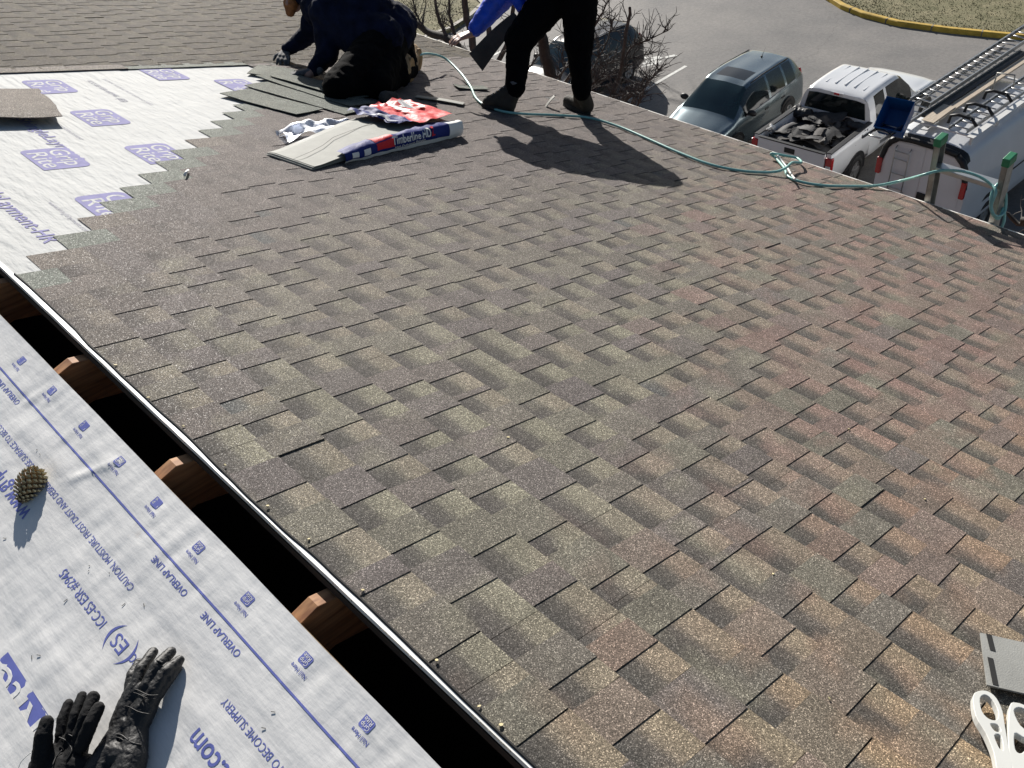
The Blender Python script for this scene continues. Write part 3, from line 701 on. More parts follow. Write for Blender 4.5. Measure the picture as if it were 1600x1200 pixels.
def prof(*p): return list(p)
def suv(name, loc, ang, label, paint, glass, sunroof=True, scl=1., group=None, cat='SUV'):
    v = Veh(name, loc, ang, label, cat, group); L = 4.52
    # x measured from rear (0) to nose (L)
    S = []
    def sec(xf, sill, mid, belt, cant, roof, top): S.append((L-xf, [(0, sill[1]), sill, mid, belt, cant, roof, (0, top)]))
    raw = [
     (4.50, (.76, .42), (.80, .68), (.74, 1.00), (.66, 1.06), (.40, 1.08), 1.09),
     (4.42, (.82, .32), (.88, .66), (.82, 1.06), (.70, 1.12), (.40, 1.15), 1.16),
     (4.22, (.86, .28), (.90, .68), (.85, 1.12), (.62, 1.44), (.40, 1.48), 1.49),
     (4.02, (.88, .27), (.91, .68), (.87, 1.13), (.60, 1.55), (.40, 1.61), 1.63),
     (3.92, (.88, .27), (.91, .68), (.875, 1.13), (.60, 1.565), (.40, 1.62), 1.645),
     (3.45, (.89, .26), (.91, .68), (.89, 1.10), (.615, 1.60), (.40, 1.65), 1.665),
     (3.35, (.89, .26), (.91, .68), (.89, 1.095), (.62, 1.60), (.40, 1.65), 1.67),
     (2.62, (.89, .26), (.91, .67), (.89, 1.06), (.635, 1.615), (.42, 1.66), 1.68),
     (2.52, (.89, .26), (.91, .67), (.89, 1.055), (.635, 1.615), (.42, 1.66), 1.68),
     (1.95, (.89, .25), (.91, .66), (.89, 1.03), (.625, 1.59), (.42, 1.635), 1.66),
     (1.72, (.89, .25), (.91, .66), (.885, 1.02), (.615, 1.545), (.42, 1.59), 1.615),
     (1.30, (.89, .25), (.91, .65), (.88, 1.01), (.70, 1.29), (.44, 1.36), 1.385),
     (.92, (.89, .25), (.91, .65), (.865, .99), (.77, 1.05), (.45, 1.10), 1.12),
     (.80, (.88, .25), (.905, .65), (.86, .97), (.72, 1.01), (.45, 1.05), 1.07),
     (.40, (.87, .26), (.89, .64), (.82, .90), (.66, .94), (.42, .97), .98),
     (.16, (.82, .28), (.85, .60), (.76, .82), (.60, .86), (.38, .88), .89),
     (.04, (.70, .32), (.74, .55), (.66, .72), (.52, .75), (.34, .77), .77),
     (.0, (.62, .36), (.66, .52), (.58, .64), (.46, .66), (.30, .68), .68)]
    for r_ in raw: sec(*r_)
    n = len(raw)
    def tg(i, j, sg):
        if i == 'cap': return 'body'
        if j == 3 and i in (4, 5): return 'glass_q%d' % sg if i == 4 else 'body'
        if j == 3 and i == 6: return 'glass_r%d' % sg
        if j == 3 and i in (8, 9): return 'glass_f%d' % sg
        if j == 3 and i in (10, 11): return 'body' if i == 11 else 'glass_f%d' % sg
        if j in (4, 5) and i in (10, 11): return 'screen'
        if j in (4, 5) and i == 1: return 'rear'
        if j == 5 and i == 8 and sunroof: return 'sunroof'
        if j == 0: return 'under'
        return 'body'
    d_ = loft(S, tg, 3, 3)
    body = v.part(weld(d_['body']), 'body', paint); v.part(d_['under'], 'underbody', m_trim)
    v.part(weld(d_['screen']), 'windscreen', glass)
    v.part(weld(d_['rear']), 'rear_window', m_glass)
    if 'sunroof' in d_: v.part(weld(d_['sunroof']), 'sunroof', m_glass)
    for k_ in d_:
        if k_.startswith('glass_'): v.part(weld(d_[k_]), 'window', m_glass)
    for x in (L-.86, L-3.52):
        for sg in (1, -1):
            v.part(arch(x, sg*.945, .43, .345, .09), 'wheel_arch', m_trim); v.wheel(x, sg*.865, .345, .22)
    for sg in (1, -1):
        m_ = MB(); m_.ball((L-1.42, sg*1.0, 1.1), .13, 12, 8, (.5, .95, .62)); m_.box((L-1.42, sg*.9, 1.05), (.06, .1, .04)); v.part(m_, 'wing_mirror', m_trim)
        m_ = MB(); m_.tube([(L-1.95, sg*.60, 1.615), (L-2.5, sg*.60, 1.655), (L-3.9, sg*.575, 1.625)], .018, 6); v.part(m_, 'roof_rail', m_trim)
        for x in (L-2.35, L-3.22):
            m_ = MB(); m_.box((x, sg*.915, .88), (.17, .035, .045)); v.part(m_, 'door_handle', m_trim, bevel=.01)
        m_ = MB(); m_.tube([(L-1.35, sg*.885, 1.015), (L-2.5, sg*.897, 1.058), (L-3.9, sg*.88, 1.13)], .012, 5); v.part(m_, 'window_trim', m_steel)
        m_ = MB(); m_.ball((L-.22, sg*.66, .78), .17, 12, 8, (1.1, .9, .5)); v.part(m_, 'headlight', m_clear)
        m_ = MB(); m_.ball((L-4.36, sg*.74, 1.05), .12, 10, 8, (.5, .6, 1.8)); v.part(m_, 'tail_light', m_red)
        m_ = MB(); m_.tube([(L-1.02, sg*.22+.1, 1.125), (L-.97, sg*.25-.28, 1.105)], .012, 5); v.part(m_, 'wiper', m_trim)
    m_ = MB(); m_.tube([(L-3.55, 0, 1.66), (L-3.72, 0, 1.86)], [.008, .003], 5); m_.ball((L-3.55, 0, 1.67), .03, 8, 6); v.part(m_, 'antenna', m_trim)
    m_ = MB(); m_.box((L-.0, 0, .5), (.04, .9, .14)); v.part(m_, 'grille', m_trim, bevel=.01)
    # seats and dash seen through the glass edge lines
    v.root.scale = (scl,)*3; v.done(); return v
fw = Vector((math.cos(.098), math.sin(.098), 0)); front = Vector((18.2, 13.66, 0))
suv('parked_suv', front+fw*4.52, .098+math.pi, 'grey green SUV with dark sunroof parked nose to the building left of the white pickup', m_suvpaint, m_glass_teal)

def pickup(loc, ang):
    v = Veh('pickup_truck', loc, ang, 'white crew cab pickup truck with its open bed full of torn dark shingles', 'pickup truck')
    # bed ------------------------------------------------
    W = 1.0; zr = 1.36; zf = .80; BL = 2.0; CX = .28
    b_ = MB()
    for sg in (1, -1):
        P_ = [(.0, .62), (.0, 1.34), (.10, zr), (BL, zr), (BL, .62)]
        outer = [Vector((x, sg*(W-.02+(.03 if 0.9 < z < 1.2 else 0)), z)) for x, z in P_]
        # side skin as profile swept along x
        prof_ = [(W-.06, .55), (W, .75), (W+.015, 1.0), (W-.005, 1.2), (W-.03, zr), (W-.13, zr), (W-.13, zf)]
        n = len(prof_); vs = [(x, sg*y, z) for x in (0.02, .6, 1.2, BL) for y, z in prof_]
        fs = [(a*n+q, (a+1)*n+q, (a+1)*n+q+1, a*n+q+1) for a in range(3) for q in range(n-1)]
        b_.add(vs, fs if sg > 0 else [f[::-1] for f in fs], None, True)
        b_.prism([(.02, sg*y, z) for y, z in prof_], (-.001, 0, 0))
    b_.box((BL+.03, 0, 1.0), (.05, 1.9, .76))
    v.part(b_, 'bed_side', m_wpaint)
    f_ = MB(); f_.box((BL/2, 0, zf-.02), (BL, 1.72, .04)); v.part(f_, 'bed_floor', m_trim)
    tg_ = MB(); tg_.box((-.01, 0, 1.02), (.07, 1.70, .64)); t = v.part(tg_, 'tailgate', m_wpaint, bevel=.015)
    h_ = MB(); h_.box((-.05, 0.02, 1.21), (.03, .26, .12)); v.part(h_, 'tailgate_handle', m_trim, t, bevel=.01)
    c_ = MB(); c_.box((-.01, 0, 1.352), (.09, 1.68, .03))
    for sg in (1, -1): c_.box((BL/2+.03, sg*(W-.08), zr+.008), (BL+.02, .12, .03))
    v.part(c_, 'bed_rail_cap', m_trim, bevel=.008)
    for sg in (1, -1):
        l_ = MB(); l_.box((.04, sg*(W-.05), 1.08), (.12, .16, .36)); tl = v.part(l_, 'tail_light', m_red, bevel=.02)
        q = MB(); q.box((-.024, sg*(W-.05), 1.04), (.02, .12, .07)); v.part(q, 'reversing_light', m_clear, tl, bevel=.005)
    bp = MB(); bp.box((-.12, 0, .58), (.2, 1.9, .2)); v.part(bp, 'rear_bumper', m_steel, bevel=.03)
    # cab -------------------------------------------------
    S = []
    raw = [
     (1.76, (.90, .45), (.985, .85), (.95, 1.25), (.78, 1.80), (.5, 1.87), 1.885),
     (1.84, (.92, .42), (.99, .85), (.955, 1.26), (.76, 1.84), (.5, 1.90), 1.92),
     (2.05, (.92, .40), (.995, .85), (.955, 1.26), (.76, 1.87), (.5, 1.935), 1.95),
     (2.55, (.92, .40), (1.0, .85), (.96, 1.25), (.76, 1.885), (.5, 1.95), 1.965),
     (2.67, (.92, .40), (1.0, .85), (.96, 1.25), (.76, 1.885), (.5, 1.95), 1.965),
     (3.30, (.92, .40), (1.0, .85), (.96, 1.22), (.75, 1.86), (.5, 1.925), 1.94),
     (3.50, (.92, .40), (1.0, .85), (.96, 1.21), (.74, 1.82), (.5, 1.885), 1.90),
     (4.00, (.92, .40), (1.0, .85), (.96, 1.19), (.83, 1.50), (.55, 1.55), 1.56),
     (4.32, (.92, .40), (1.0, .85), (.95, 1.18), (.87, 1.24), (.55, 1.27), 1.28),
     (4.42, (.92, .40), (1.0, .85), (.95, 1.17), (.84, 1.22), (.55, 1.245), 1.25),
     (5.0, (.92, .42), (.995, .82), (.94, 1.12), (.80, 1.16), (.55, 1.20), 1.21),
     (5.6, (.90, .45), (.97, .78), (.90, 1.05), (.76, 1.09), (.5, 1.12), 1.13),
     (5.80, (.86, .48), (.92, .75), (.86, .95), (.72, .98), (.5, 1.0), 1.0),
     (5.86, (.82, .5), (.88, .7), (.82, .9), (.70, .92), (.5, .94), .94)]
    for x, a, b2, c2, d2, e2, tp in raw: S.append((x+CX, [(0, a[1]), a, b2, c2, d2, e2, (0, tp)]))
    def tg(i, j, sg):
        if i == 'cap': return 'body'
        if j == 3 and i in (2,): return 'glass_r%d' % sg
        if j == 3 and i in (4, 5, 6): return 'glass_f%d' % sg
        if j in (4, 5) and i in (6, 7): return 'screen'
        return 'body'
    d_ = loft(S, tg, 3, 3); v.part(weld(d_['body']), 'cab', m_wpaint); v.part(weld(d_['screen']), 'windscreen', m_glass)
    for k_ in d_:
        if k_.startswith('glass_'): v.part(weld(d_[k_]), 'window', m_glass)
    rw = MB(); rw.prism([(1.752+CX, y, z) for y, z in ((-.80, 1.32), (.80, 1.32), (.715, 1.77), (.5, 1.80), (-.5, 1.80), (-.715, 1.77))], (-.012, 0, 0)); v.part(rw, 'rear_window', m_glass)
    bl = MB(); bl.box((1.78+CX, 0, 1.865), (.1, .34, .055)); q = v.part(bl, 'brake_light', m_clear, bevel=.01)
    bl = MB(); bl.box((1.722+CX, 0, 1.865), (.02, .13, .04)); v.part(bl, 'red_lens', m_red, q)
    rib = MB()
    for y in (-.48, -.24, 0, .24, .48): rib.box((2.72+CX, y, 1.962-.03*abs(y)-.012*(abs(y) > .4)), (1.25, .035, .022), rot=Matrix.Rotation(.01, 3, 'Y'))
    v.part(rib, 'roof_rib', m_wpaint, bevel=.006)
    for sg in (1, -1):
        m_ = MB(); m_.ball((3.95+CX, sg*1.18, 1.30), .16, 12, 8, (.5, .75, 1.0)); m_.box((3.92+CX, sg*1.02, 1.22), (.05, .16, .05)); v.part(m_, 'wing_mirror', m_trim)
        for x in (2.58+CX, 3.35+CX):
            m_ = MB(); m_.box((x, sg*1.005, 1.08), (.2, .04, .05)); v.part(m_, 'door_handle', m_steel, bevel=.01)
        for x in (1.38, 4.92+CX):
            v.part(arch(x, sg*1.02, .50, .40, .06), 'wheel_arch', m_trim); v.wheel(x, sg*.90, .40, .27)
        m_ = MB(); m_.box((5.75+CX, sg*.78, .9), (.2, .22, .2)); v.part(m_, 'headlight', m_clear, bevel=.03)
    v.done(); return v
TL = Vector((18.36, 10.78, 0)); TA = .08
pk = pickup(TL, TA)
mt = Matrix.Translation(TL)@Matrix.Rotation(TA, 4, 'Z')

# heap of torn shingles in the bed
def sheet_obj(name, mat_, mtx, L, Wd, curl=.02, ragged=.02, th=.006, seed=0, nx=10, ny=6):
    r_ = random.Random(seed); mb = MB(); ph = r_.uniform(0, 6); top = []; 
    for i in range(nx+1):
        for j in range(ny+1):
            u, w = i/nx-.5, j/ny-.5; e = 0
            x = u*L; y = w*Wd
            if i in (0, nx): x += r_.uniform(-ragged, ragged)
            if j in (0, ny): y += r_.uniform(-ragged, ragged)
            z = curl*(math.sin(u*4+ph)+.6*math.sin(w*5+ph*2))+curl*1.2*(abs(u)*2)**3*math.cos(ph)
            top.append(Vector((x, y, z)))
    m_ = ny+1; bot = [p-Vector((0, 0, th)) for p in top]; N = len(top)
    fs = [(i*m_+j, (i+1)*m_+j, (i+1)*m_+j+1, i*m_+j+1) for i in range(nx) for j in range(ny)]
    fs += [tuple(q+N for q in f[::-1]) for f in fs]
    bd = [i*m_ for i in range(nx+1)]+[nx*m_+j for j in range(1, ny+1)]+[i*m_+ny for i in range(nx-1, -1, -1)]+[j for j in range(ny-1, 0, -1)]
    fs += [(bd[q], bd[q]+N, bd[(q+1) % len(bd)]+N, bd[(q+1) % len(bd)]) for q in range(len(bd))]
    mb.add([mtx@p for p in top+bot], fs, None, False); return mb.build(name, mat_)
r_ = random.Random(21)
for i in range(96):
    t = i/96; x = r_.uniform(.22, 1.85); y = r_.uniform(-.70, .70)
    hh = 1.04+.38*t*(1-.35*abs(y)/.8)*(1-.35*max(0, .5-x))+r_.uniform(-.02, .03)
    rot = Matrix.Rotation(r_.choice((0, .3, -.4, 1.2, 1.6))+r_.uniform(-.3, .3), 4, 'Z')@Matrix.Rotation(r_.uniform(-.28, .28), 4, 'X')@Matrix.Rotation(r_.uniform(-.28, .28), 4, 'Y')
    o = sheet_obj('torn_shingle', m_black_sh if r_.random() < .7 else m_black_sh2, mt@Matrix.Translation((x, y, hh))@rot, r_.uniform(.35, .8), r_.uniform(.18, .34), r_.uniform(.01, .03), .025, .006, i)
    tag(o, 'torn dark shingle scrap heaped in the bed of the white pickup', 'shingle scrap', 'torn shingles heaped in the pickup bed')
for (x, y, z, lb) in ((.30, .80, 1.40, 'white crumpled rag hanging over the left rail of the pickup bed'), (.16, -.18, 1.22, 'small white scrap standing by the tailgate of the pickup')):
    q = MB(); s_ = 1 if y > 0 else .6
    for kk in range(5): q.cap((x+.05*kk*s_, y+.04*math.sin(kk*2)*s_, z+.03*math.cos(kk*3)*s_), (x+.05*(kk+1)*s_, y+.04*math.sin(kk*2+2)*s_-.03*(kk == 2), z+.03*math.cos(kk*3+3)*s_), .02*s_, .035*s_)
    o = q.build('rag', m_paperwhite, remesh=.012, disp=.012, dscale=.05); o.data.transform(mt); tag(o, lb, 'rag')
for (x, y, nm) in ((1.78, .72, 'black speaker-sized bag behind the cab on the left side of the pickup bed'), (1.80, -.70, 'black bag behind the cab on the right side of the pickup bed')):
    q = MB(); q.cap((x, y-.16, 1.28), (x, y+.14, 1.30), .16 if y > 0 else .11, .13 if y > 0 else .10)
    o = q.build('black_bag', m_trim, remesh=.02, disp=.03, dscale=.15); o.data.transform(mt)
    tag(o, 'bulging black bag behind the cab on the '+('left' if y > 0 else 'right')+' side of the pickup bed', 'bag')

def van(loc, ang):
    v = Veh('cargo_van', loc, ang, 'white cargo van with ladders and planks on its roof rack, right of the pickup', 'van')
    S = []
    raw = [
     (.0, (.93, .55), (.985, .9), (.965, 1.40), (.86, 1.86), (.66, 2.03), 2.08),
     (.14, (.95, .45), (1.0, .9), (.98, 1.42), (.87, 1.92), (.68, 2.09), 2.14),
     (.55, (.95, .42), (1.01, .9), (.99, 1.43), (.88, 1.94), (.69, 2.10), 2.16),
     (2.0, (.95, .42), (1.01, .9), (.99, 1.43), (.885, 1.95), (.69, 2.11), 2.17),
     (3.55, (.95, .42), (1.01, .9), (.99, 1.43), (.885, 1.94), (.69, 2.10), 2.16),
     (3.70, (.95, .42), (1.01, .9), (.99, 1.40), (.90, 1.97), (.75, 2.11), 2.15),
     (4.10, (.95, .42), (1.01, .9), (.99, 1.33), (.88, 1.88), (.72, 2.0), 2.04),
     (4.85, (.95, .42), (1.01, .88), (.98, 1.25), (.90, 1.36), (.70, 1.42), 1.45),
     (4.95, (.95, .42), (1.0, .88), (.97, 1.23), (.88, 1.30), (.68, 1.34), 1.36),
     (5.6, (.93, .45), (.98, .85), (.94, 1.15), (.84, 1.2), (.62, 1.24), 1.25),
     (5.95, (.88, .48), (.92, .78), (.88, 1.0), (.78, 1.04), (.6, 1.06), 1.07),
     (6.08, (.8, .5), (.85, .7), (.8, .85), (.7, .88), (.5, .9), .9)]
    for x, a, b2, c2, d2, e2, tp in raw: S.append((x, [(0, a[1]), a, b2, c2, d2, e2, (0, tp)]))
    def tg(i, j, sg):
        if i == 'cap': return 'body'
        if j == 3 and i in (5, 6): return 'glass_f%d' % sg
        if j in (4, 5) and i == 6: return 'screen'
        if j in (4, 5) and i == 0: return 'dark'
        return 'body'
    d_ = loft(S, tg, 3, 3); v.part(weld(d_['body']), 'body', m_vanpaint); v.part(weld(d_['screen']), 'windscreen', m_glass); v.part(weld(d_['dark']), 'rear_header', m_trim)
    for k_ in d_:
        if k_.startswith('glass_'): v.part(weld(d_[k_]), 'window', m_glass)
    # black frame strip down the two rear corners
    fr = MB()
    for sg in (1, -1): fr.tube([(-.01, sg*.64, 2.02), (-.012, sg*.79, 1.92), (-.012, sg*.865, 1.80), (-.01, sg*.94, 1.50), (-.01, sg*.955, 1.42)], [.06, .07, .065, .055, .05], 8)
    fr.tube([(-.012, .66, 2.03), (-.02, .3, 2.065), (-.02, -.3, 2.065), (-.012, -.66, 2.03)], .06, 8); v.part(fr, 'door_frame', m_trim)
    for sg in (1, -1):
        dd = MB(); dd.prism([(-.012, sg*y, z) for y, z in ((.012, .62), (.86, .62), (.88, 1.45), (.80, 1.80), (.62, 1.96), (.012, 1.99))], (.01, 0, 0)); rd = v.part(dd, 'rear_door', m_vanpaint, bevel=.008)
        q = MB(); q.prism([(-.016, sg*y, z) for y, z in ((.10, 1.30), (.78, 1.30), (.74, 1.72), (.60, 1.86), (.10, 1.88))], (.003, 0, 0)); v.part(q, 'door_panel', m_vanpaint, rd)
        q = MB(); q.box((-.03, sg*.935, 1.40), (.09, .11, .34)); v.part(q, 'tail_light', m_red, bevel=.02)
        m_ = MB(); m_.ball((4.7, sg*1.2, 1.35), .15, 12, 8, (.4, .75, 1.1)); v.part(m_, 'wing_mirror', m_trim)
        for x in (1.25, 5.0): v.part(arch(x, sg*1.018, .52, .40, .06), 'wheel_arch', m_trim); v.wheel(x, sg*.90, .38, .27)
        m_ = MB(); m_.box((5.95, sg*.7, .8), (.2, .25, .2)); v.part(m_, 'headlight', m_clear, bevel=.03)
    q = MB(); q.box((-.03, -.16, 1.0), (.04, .3, .2)); v.part(q, 'door_handle', m_trim, bevel=.02)
    q = MB(); q.box((-.03, .0, .84), (.03, .42, .16)); v.part(q, 'licence_plate_recess', m_trim, bevel=.01)
    q = MB(); q.box((-.1, 0, .5), (.2, 1.9, .2)); v.part(q, 'rear_bumper', m_trim, bevel=.03)
    q = MB(); q.box((2.6, -1.015, 1.06), (2.2, .012, .035)); v.part(q, 'side_moulding', m_trim)
    # access ladder on the left rear door
    q = MB()
    for y in (.62, .30): q.tube([(-.02, y, 1.88), (-.09, y, 1.84), (-.09, y, 1.0), (-.02, y, .97)], .013, 6)
    for z in (1.05, 1.35, 1.65, 1.80): q.tube([(-.09, .62, z), (-.09, .30, z)], .012, 6)
    v.part(q, 'access_ladder', m_alu)
    # roof rack bars
    q = MB()
    for x in (.35, 1.5, 2.7, 3.6):
        q = MB(); q.box((x, 0, 2.29), (.07, 1.50, .03))
        for y in (-.70, .70): q.box((x, y, 2.21), (.06, .05, .16))
        v.part(q, 'roof_rack_bar', m_whitemetal, bevel=.006)
    v.root.scale = (1, 1, 1.1); v.done(); return v
VL = Vector((18.38, 7.68, 0)); VA = .0; van(VL, VA); mv = Matrix.Translation(VL)@Matrix.Rotation(VA, 4, 'Z')

def ladder(name, p0, p1, side, W, n, label, railh=.075, mat_=m_alu, group=None, caps=None):
    """rails from p0 to p1 (centre line), side = unit vector across"""
    p0 = Vector(p0); p1 = Vector(p1); side = Vector(side).normalized(); ax = (p1-p0).normalized(); up = ax.cross(side).normalized()
    root = thing(name, p0, label, 'ladder', group)
    B = Matrix((ax, side, up)).transposed()
    for sg in (1, -1):
        mb = MB(); c = (p0+p1)/2+side*sg*W/2
        mb.box(c, ((p1-p0).length, .006, railh), rot=B)
        for q in (-1, 1): mb.box(c+up*q*(railh/2-.003)-side*sg*.014, ((p1-p0).length, .030, .006), rot=B)
        mb.build('rail', mat_, root)
        if caps:
            m2 = MB(); m2.box(p1+side*sg*W/2-side*sg*.012+ax*.01, (.05, .042, railh+.012), rot=B); m2.build('end_cap', caps, root, bevel=.006)
    L = (p1-p0).length
    for i in range(n):
        c = p0+ax*(L*(i+.5)/n); mb = MB(); mb.tube([c-side*W/2, c+side*W/2], .017, 8); mb.build('rung', mat_, root)
    return root
mv = mv@Matrix.Translation((-.40, 0, .21)); V3 = lambda x, y, z: mv@Vector((x, y, z))
vs_ = (mv.to_3x3()@Vector((0, 1, 0)))
# long extension ladder on the left edge of the rack, overhanging
ladder('extension_ladder', V3(1.32, .76, 2.46), V3(8.2, .80, 2.50), vs_, .46, 24, 'long upper aluminium extension ladder on the left side of the van roof', .09)
ladder('extension_ladder', V3(-.68, .72, 2.355), V3(5.6, .72, 2.36), vs_, .40, 20, 'lower aluminium ladder on the van roof with its end jutting past the rear doors')
ladder('extension_ladder', V3(.75, -.38, 2.36), V3(6.3, -.42, 2.38), vs_, .38, 18, 'aluminium ladder held by black clamps on the right side of the van roof')
for i, x in enumerate((.95, 1.65, 2.5)):
    q = MB(); q.tube([V3(x, -.08, 2.36), V3(x, -.10, 2.52), V3(x+.05, -.24, 2.56), V3(x+.05, -.52, 2.54), V3(x, -.66, 2.44)], .034, 8)
    q.tube([V3(x+.22, -.22, 2.50), V3(x+.05, -.24, 2.56)], .025, 6); q.tube([V3(x, -.52, 2.54), V3(x+.25, -.48, 2.46)], .025, 6)
    tag(q.build('ladder_clamp', m_trim), ('nearest', 'middle', 'farthest')[i]+' of the three black curved clamps over the right roof ladder of the van', 'ladder clamp', 'ladder clamps on the van roof')
q = MB(); q.tube([V3(3.2, .05, 2.30), V3(3.25, .05, 2.66), V3(3.3, -.30, 2.68), V3(3.3, -.34, 2.42)], .018, 7); tag(q.build('rack_hoop', m_alud), 'bent bare metal hoop standing on the van roof rack beyond the clamps', 'rack hoop')
q = MB(); q.box((3.1, .22, 2.335), (4.3, .16, .04)); o = q.build('plank', m_plank, bevel=.003); o.data.transform(mv); tag(o, 'long pale wooden plank lying along the middle of the van roof rack', 'plank')
q = MB(); q.box((1.25, .24, 2.365), (1.0, .26, .012)); o = q.build('plank', m_plank); o.data.transform(mv@Matrix.Rotation(.03, 4, 'Z')); tag(o, 'short light board lying on top of the rear end of the plank on the van', 'plank')
q = MB(); q.box((3.3, .46, 2.33), (4.6, .22, .05)); o = q.build('scaffold_board', m_trim); o.data.transform(mv); tag(o, 'long black scaffold board lying beside the pale plank on the van roof', 'board')
q = MB(); q.box((2.2, -.72, 2.345), (3.2, .14, .02)); o = q.build('white_board', m_whitemetal); o.data.transform(mv); tag(o, 'white board lying under the right roof ladder of the van', 'board')
# blue bin tilted on the ladder end
q = MB(); bm_ = mv@Matrix.Translation((.10, .66, 2.54))@Matrix.Rotation(.15, 4, 'Z')@Matrix.Rotation(-.75, 4, 'Y')
a_, b2, h2, t_ = .34, .29, .42, .014
ou = [(-a_*.85, -b2*.85, -h2/2), (a_*.85, -b2*.85, -h2/2), (a_*.85, b2*.85, -h2/2), (-a_*.85, b2*.85, -h2/2), (-a_, -b2, h2/2), (a_, -b2, h2/2), (a_, b2, h2/2), (-a_, b2, h2/2)]
inn = [((abs(x)-t_)*(1 if x > 0 else -1), (abs(y)-t_)*(1 if y > 0 else -1), z+(t_ if z < 0 else 0)) for x, y, z in ou]
q.add([bm_@Vector(p) for p in ou+inn], [(3, 2, 1, 0), (0, 1, 5, 4), (1, 2, 6, 5), (2, 3, 7, 6), (3, 0, 4, 7), (8, 9, 10, 11), (12, 13, 9, 8), (13, 14, 10, 9), (14, 15, 11, 10), (15, 12, 8, 11), (4, 5, 13, 12), (5, 6, 14, 13), (6, 7, 15, 14), (7, 4, 12, 15)])
tag(q.build('blue_bin', m_bin), 'open blue plastic bin tilted on the ladder end above the van rear', 'bin')
q = MB()
for y in (.48, .84): q.tube([V3(-.35, y, 2.38), V3(.1, y, 2.36)], .012, 6)
q.tube([V3(-.28, .86, 2.40), V3(-.30, .66, 2.44), V3(-.32, .5, 2.40), V3(-.36, .46, 2.22)], .01, 6)
tag(q.build('bungee_strap', m_tar), 'dark strap looped round the ladder end beneath the blue bin', 'strap')

# other cars
f2 = Vector((math.cos(.10), math.sin(.10), 0))
suv('parked_car', Vector((22.3, 19.35, 0)), .08+math.pi, 'black car parked behind the bare tree beside the legs of the standing roofer', m_blkpaint, m_glass_teal, False, .96, None, 'car')

# ------------------------------------------------------------------ TREES
def tree(name, base, top, r0, seed, label, group, limbs=5, depth=5, spread=.7, up=.3, lean=None, twig=.004, trunkh=.35, mlt=1.0, bark=m_bark):
    root = thing(name, base, label, 'tree', group); r_ = random.Random(seed)
    tr = MB(); cr = MB()
    base = Vector(base); top = Vector(top); H = (top-base).length
    def grow(p, d_, L, r, lv, mb):
        n = 4 if lv < 3 else 3; pts = [p]; rr = [r]; q = p.copy(); dd = d_.copy()
        for i in range(n):
            dd = (dd+Vector((r_.uniform(-1, 1), r_.uniform(-1, 1), r_.uniform(-.6, 1)*1))*.16*(1+lv*.35)+Vector((0, 0, up*.12))).normalized()
            q = q+dd*L/n; pts.append(q.copy()); rr.append(r*(1-.45*(i+1)/n))
        mb.tube(pts, rr, 7 if lv < 2 else (5 if lv < 4 else 3), cap=False)
        if lv >= depth: return
        k_ = r_.randint(2, 4) if lv > 0 else limbs
        for i in range(k_):
            t = r_.uniform(.35, 1) if lv > 0 else r_.uniform(.55, 1); j = min(n-1, int(t*n)); bp = pts[j].lerp(pts[j+1], t*n-j)
            ax = dd.cross(Vector((r_.uniform(-1, 1), r_.uniform(-1, 1), r_.uniform(-1, 1)))).normalized()
            nd_ = (Matrix.Rotation(r_.uniform(.4, 1.1)*spread*1.2, 3, ax)@dd).normalized()
            grow(bp, nd_, L*r_.uniform(.5, .8)*mlt, max(twig, rr[j]*r_.uniform(.4, .65)), lv+1, cr)
    d0 = (top-base).normalized(); grow(base, d0, H*trunkh, r0, 0, tr)
    tr.build('trunk', bark, root); cr.build('crown', m_bark2 if bark is m_bark else bark, root); return root
# shrub tree by the eave, right of the standing roofer
def aim(px, py, X): return wX(px, py, X)
def limb_tree(name, base, limbs, seed, label, group, nt=22, tl=.5):
    """limbs: list of (list of (px,py,X), r0, r1); twigs sprout along each"""
    root = thing(name, base, label, 'tree', group); r_ = random.Random(seed); tr = MB(); cr = MB(); base = Vector(base)
    first = True
    for pts_, ra, rb in limbs:
        pts = [p if isinstance(p, Vector) else aim(*p) for p in pts_]
        # refine
        P_ = []; 
        for i in range(len(pts)-1):
            for k_ in range(5): P_.append(Vector(crom([tuple(q) for q in pts], i+k_/5))+Vector((r_.uniform(-1, 1), r_.uniform(-1, 1), r_.uniform(-1, 1)))*.012)
        P_.append(pts[-1]); n = len(P_)
        (tr if first else cr).tube(P_, [ra+(rb-ra)*i/(n-1) for i in range(n)], 7 if ra > .02 else 5, cap=False); first = False
        for s_ in range(int(nt*(1 if ra < .05 else .5))):
            i = r_.randint(n//5, n-2); p = P_[i]; ax = (P_[i+1]-P_[i]).normalized()
            d_ = (ax*r_.uniform(.1, .9)+Vector((r_.uniform(-1, 1), r_.uniform(-1, 1), r_.uniform(-.2, 1)))).normalized()
            L = tl*r_.uniform(.35, 1)*(1-.4*i/n); q = p.copy(); tp = [q.copy()]; dd = d_
            for k_ in range(5):
                dd = (dd+Vector((r_.uniform(-1, 1), r_.uniform(-1, 1), r_.uniform(-.7, 1)))*.32).normalized(); q = q+dd*L/5; tp.append(q.copy())
                if r_.random() < .75:
                    e = (dd+Vector((r_.uniform(-1, 1), r_.uniform(-1, 1), r_.uniform(-1, 1)))*.9).normalized(); q2 = q+e*L*r_.uniform(.1, .35)
                    q3 = q2+(e+Vector((r_.uniform(-1, 1),)*3)*.3).normalized()*L*.12
                    cr.tube([q, q2, q3], [.0045, .0035, .002], 3, cap=False)
            cr.tube(tp, [.008-.001*k_ for k_ in range(6)], 4, cap=False)
    tr.build('trunk', m_bark, root); cr.build('crown', m_bark2, root); return root
XT = 9.5
b1 = Vector((XT, 8.9, 0))
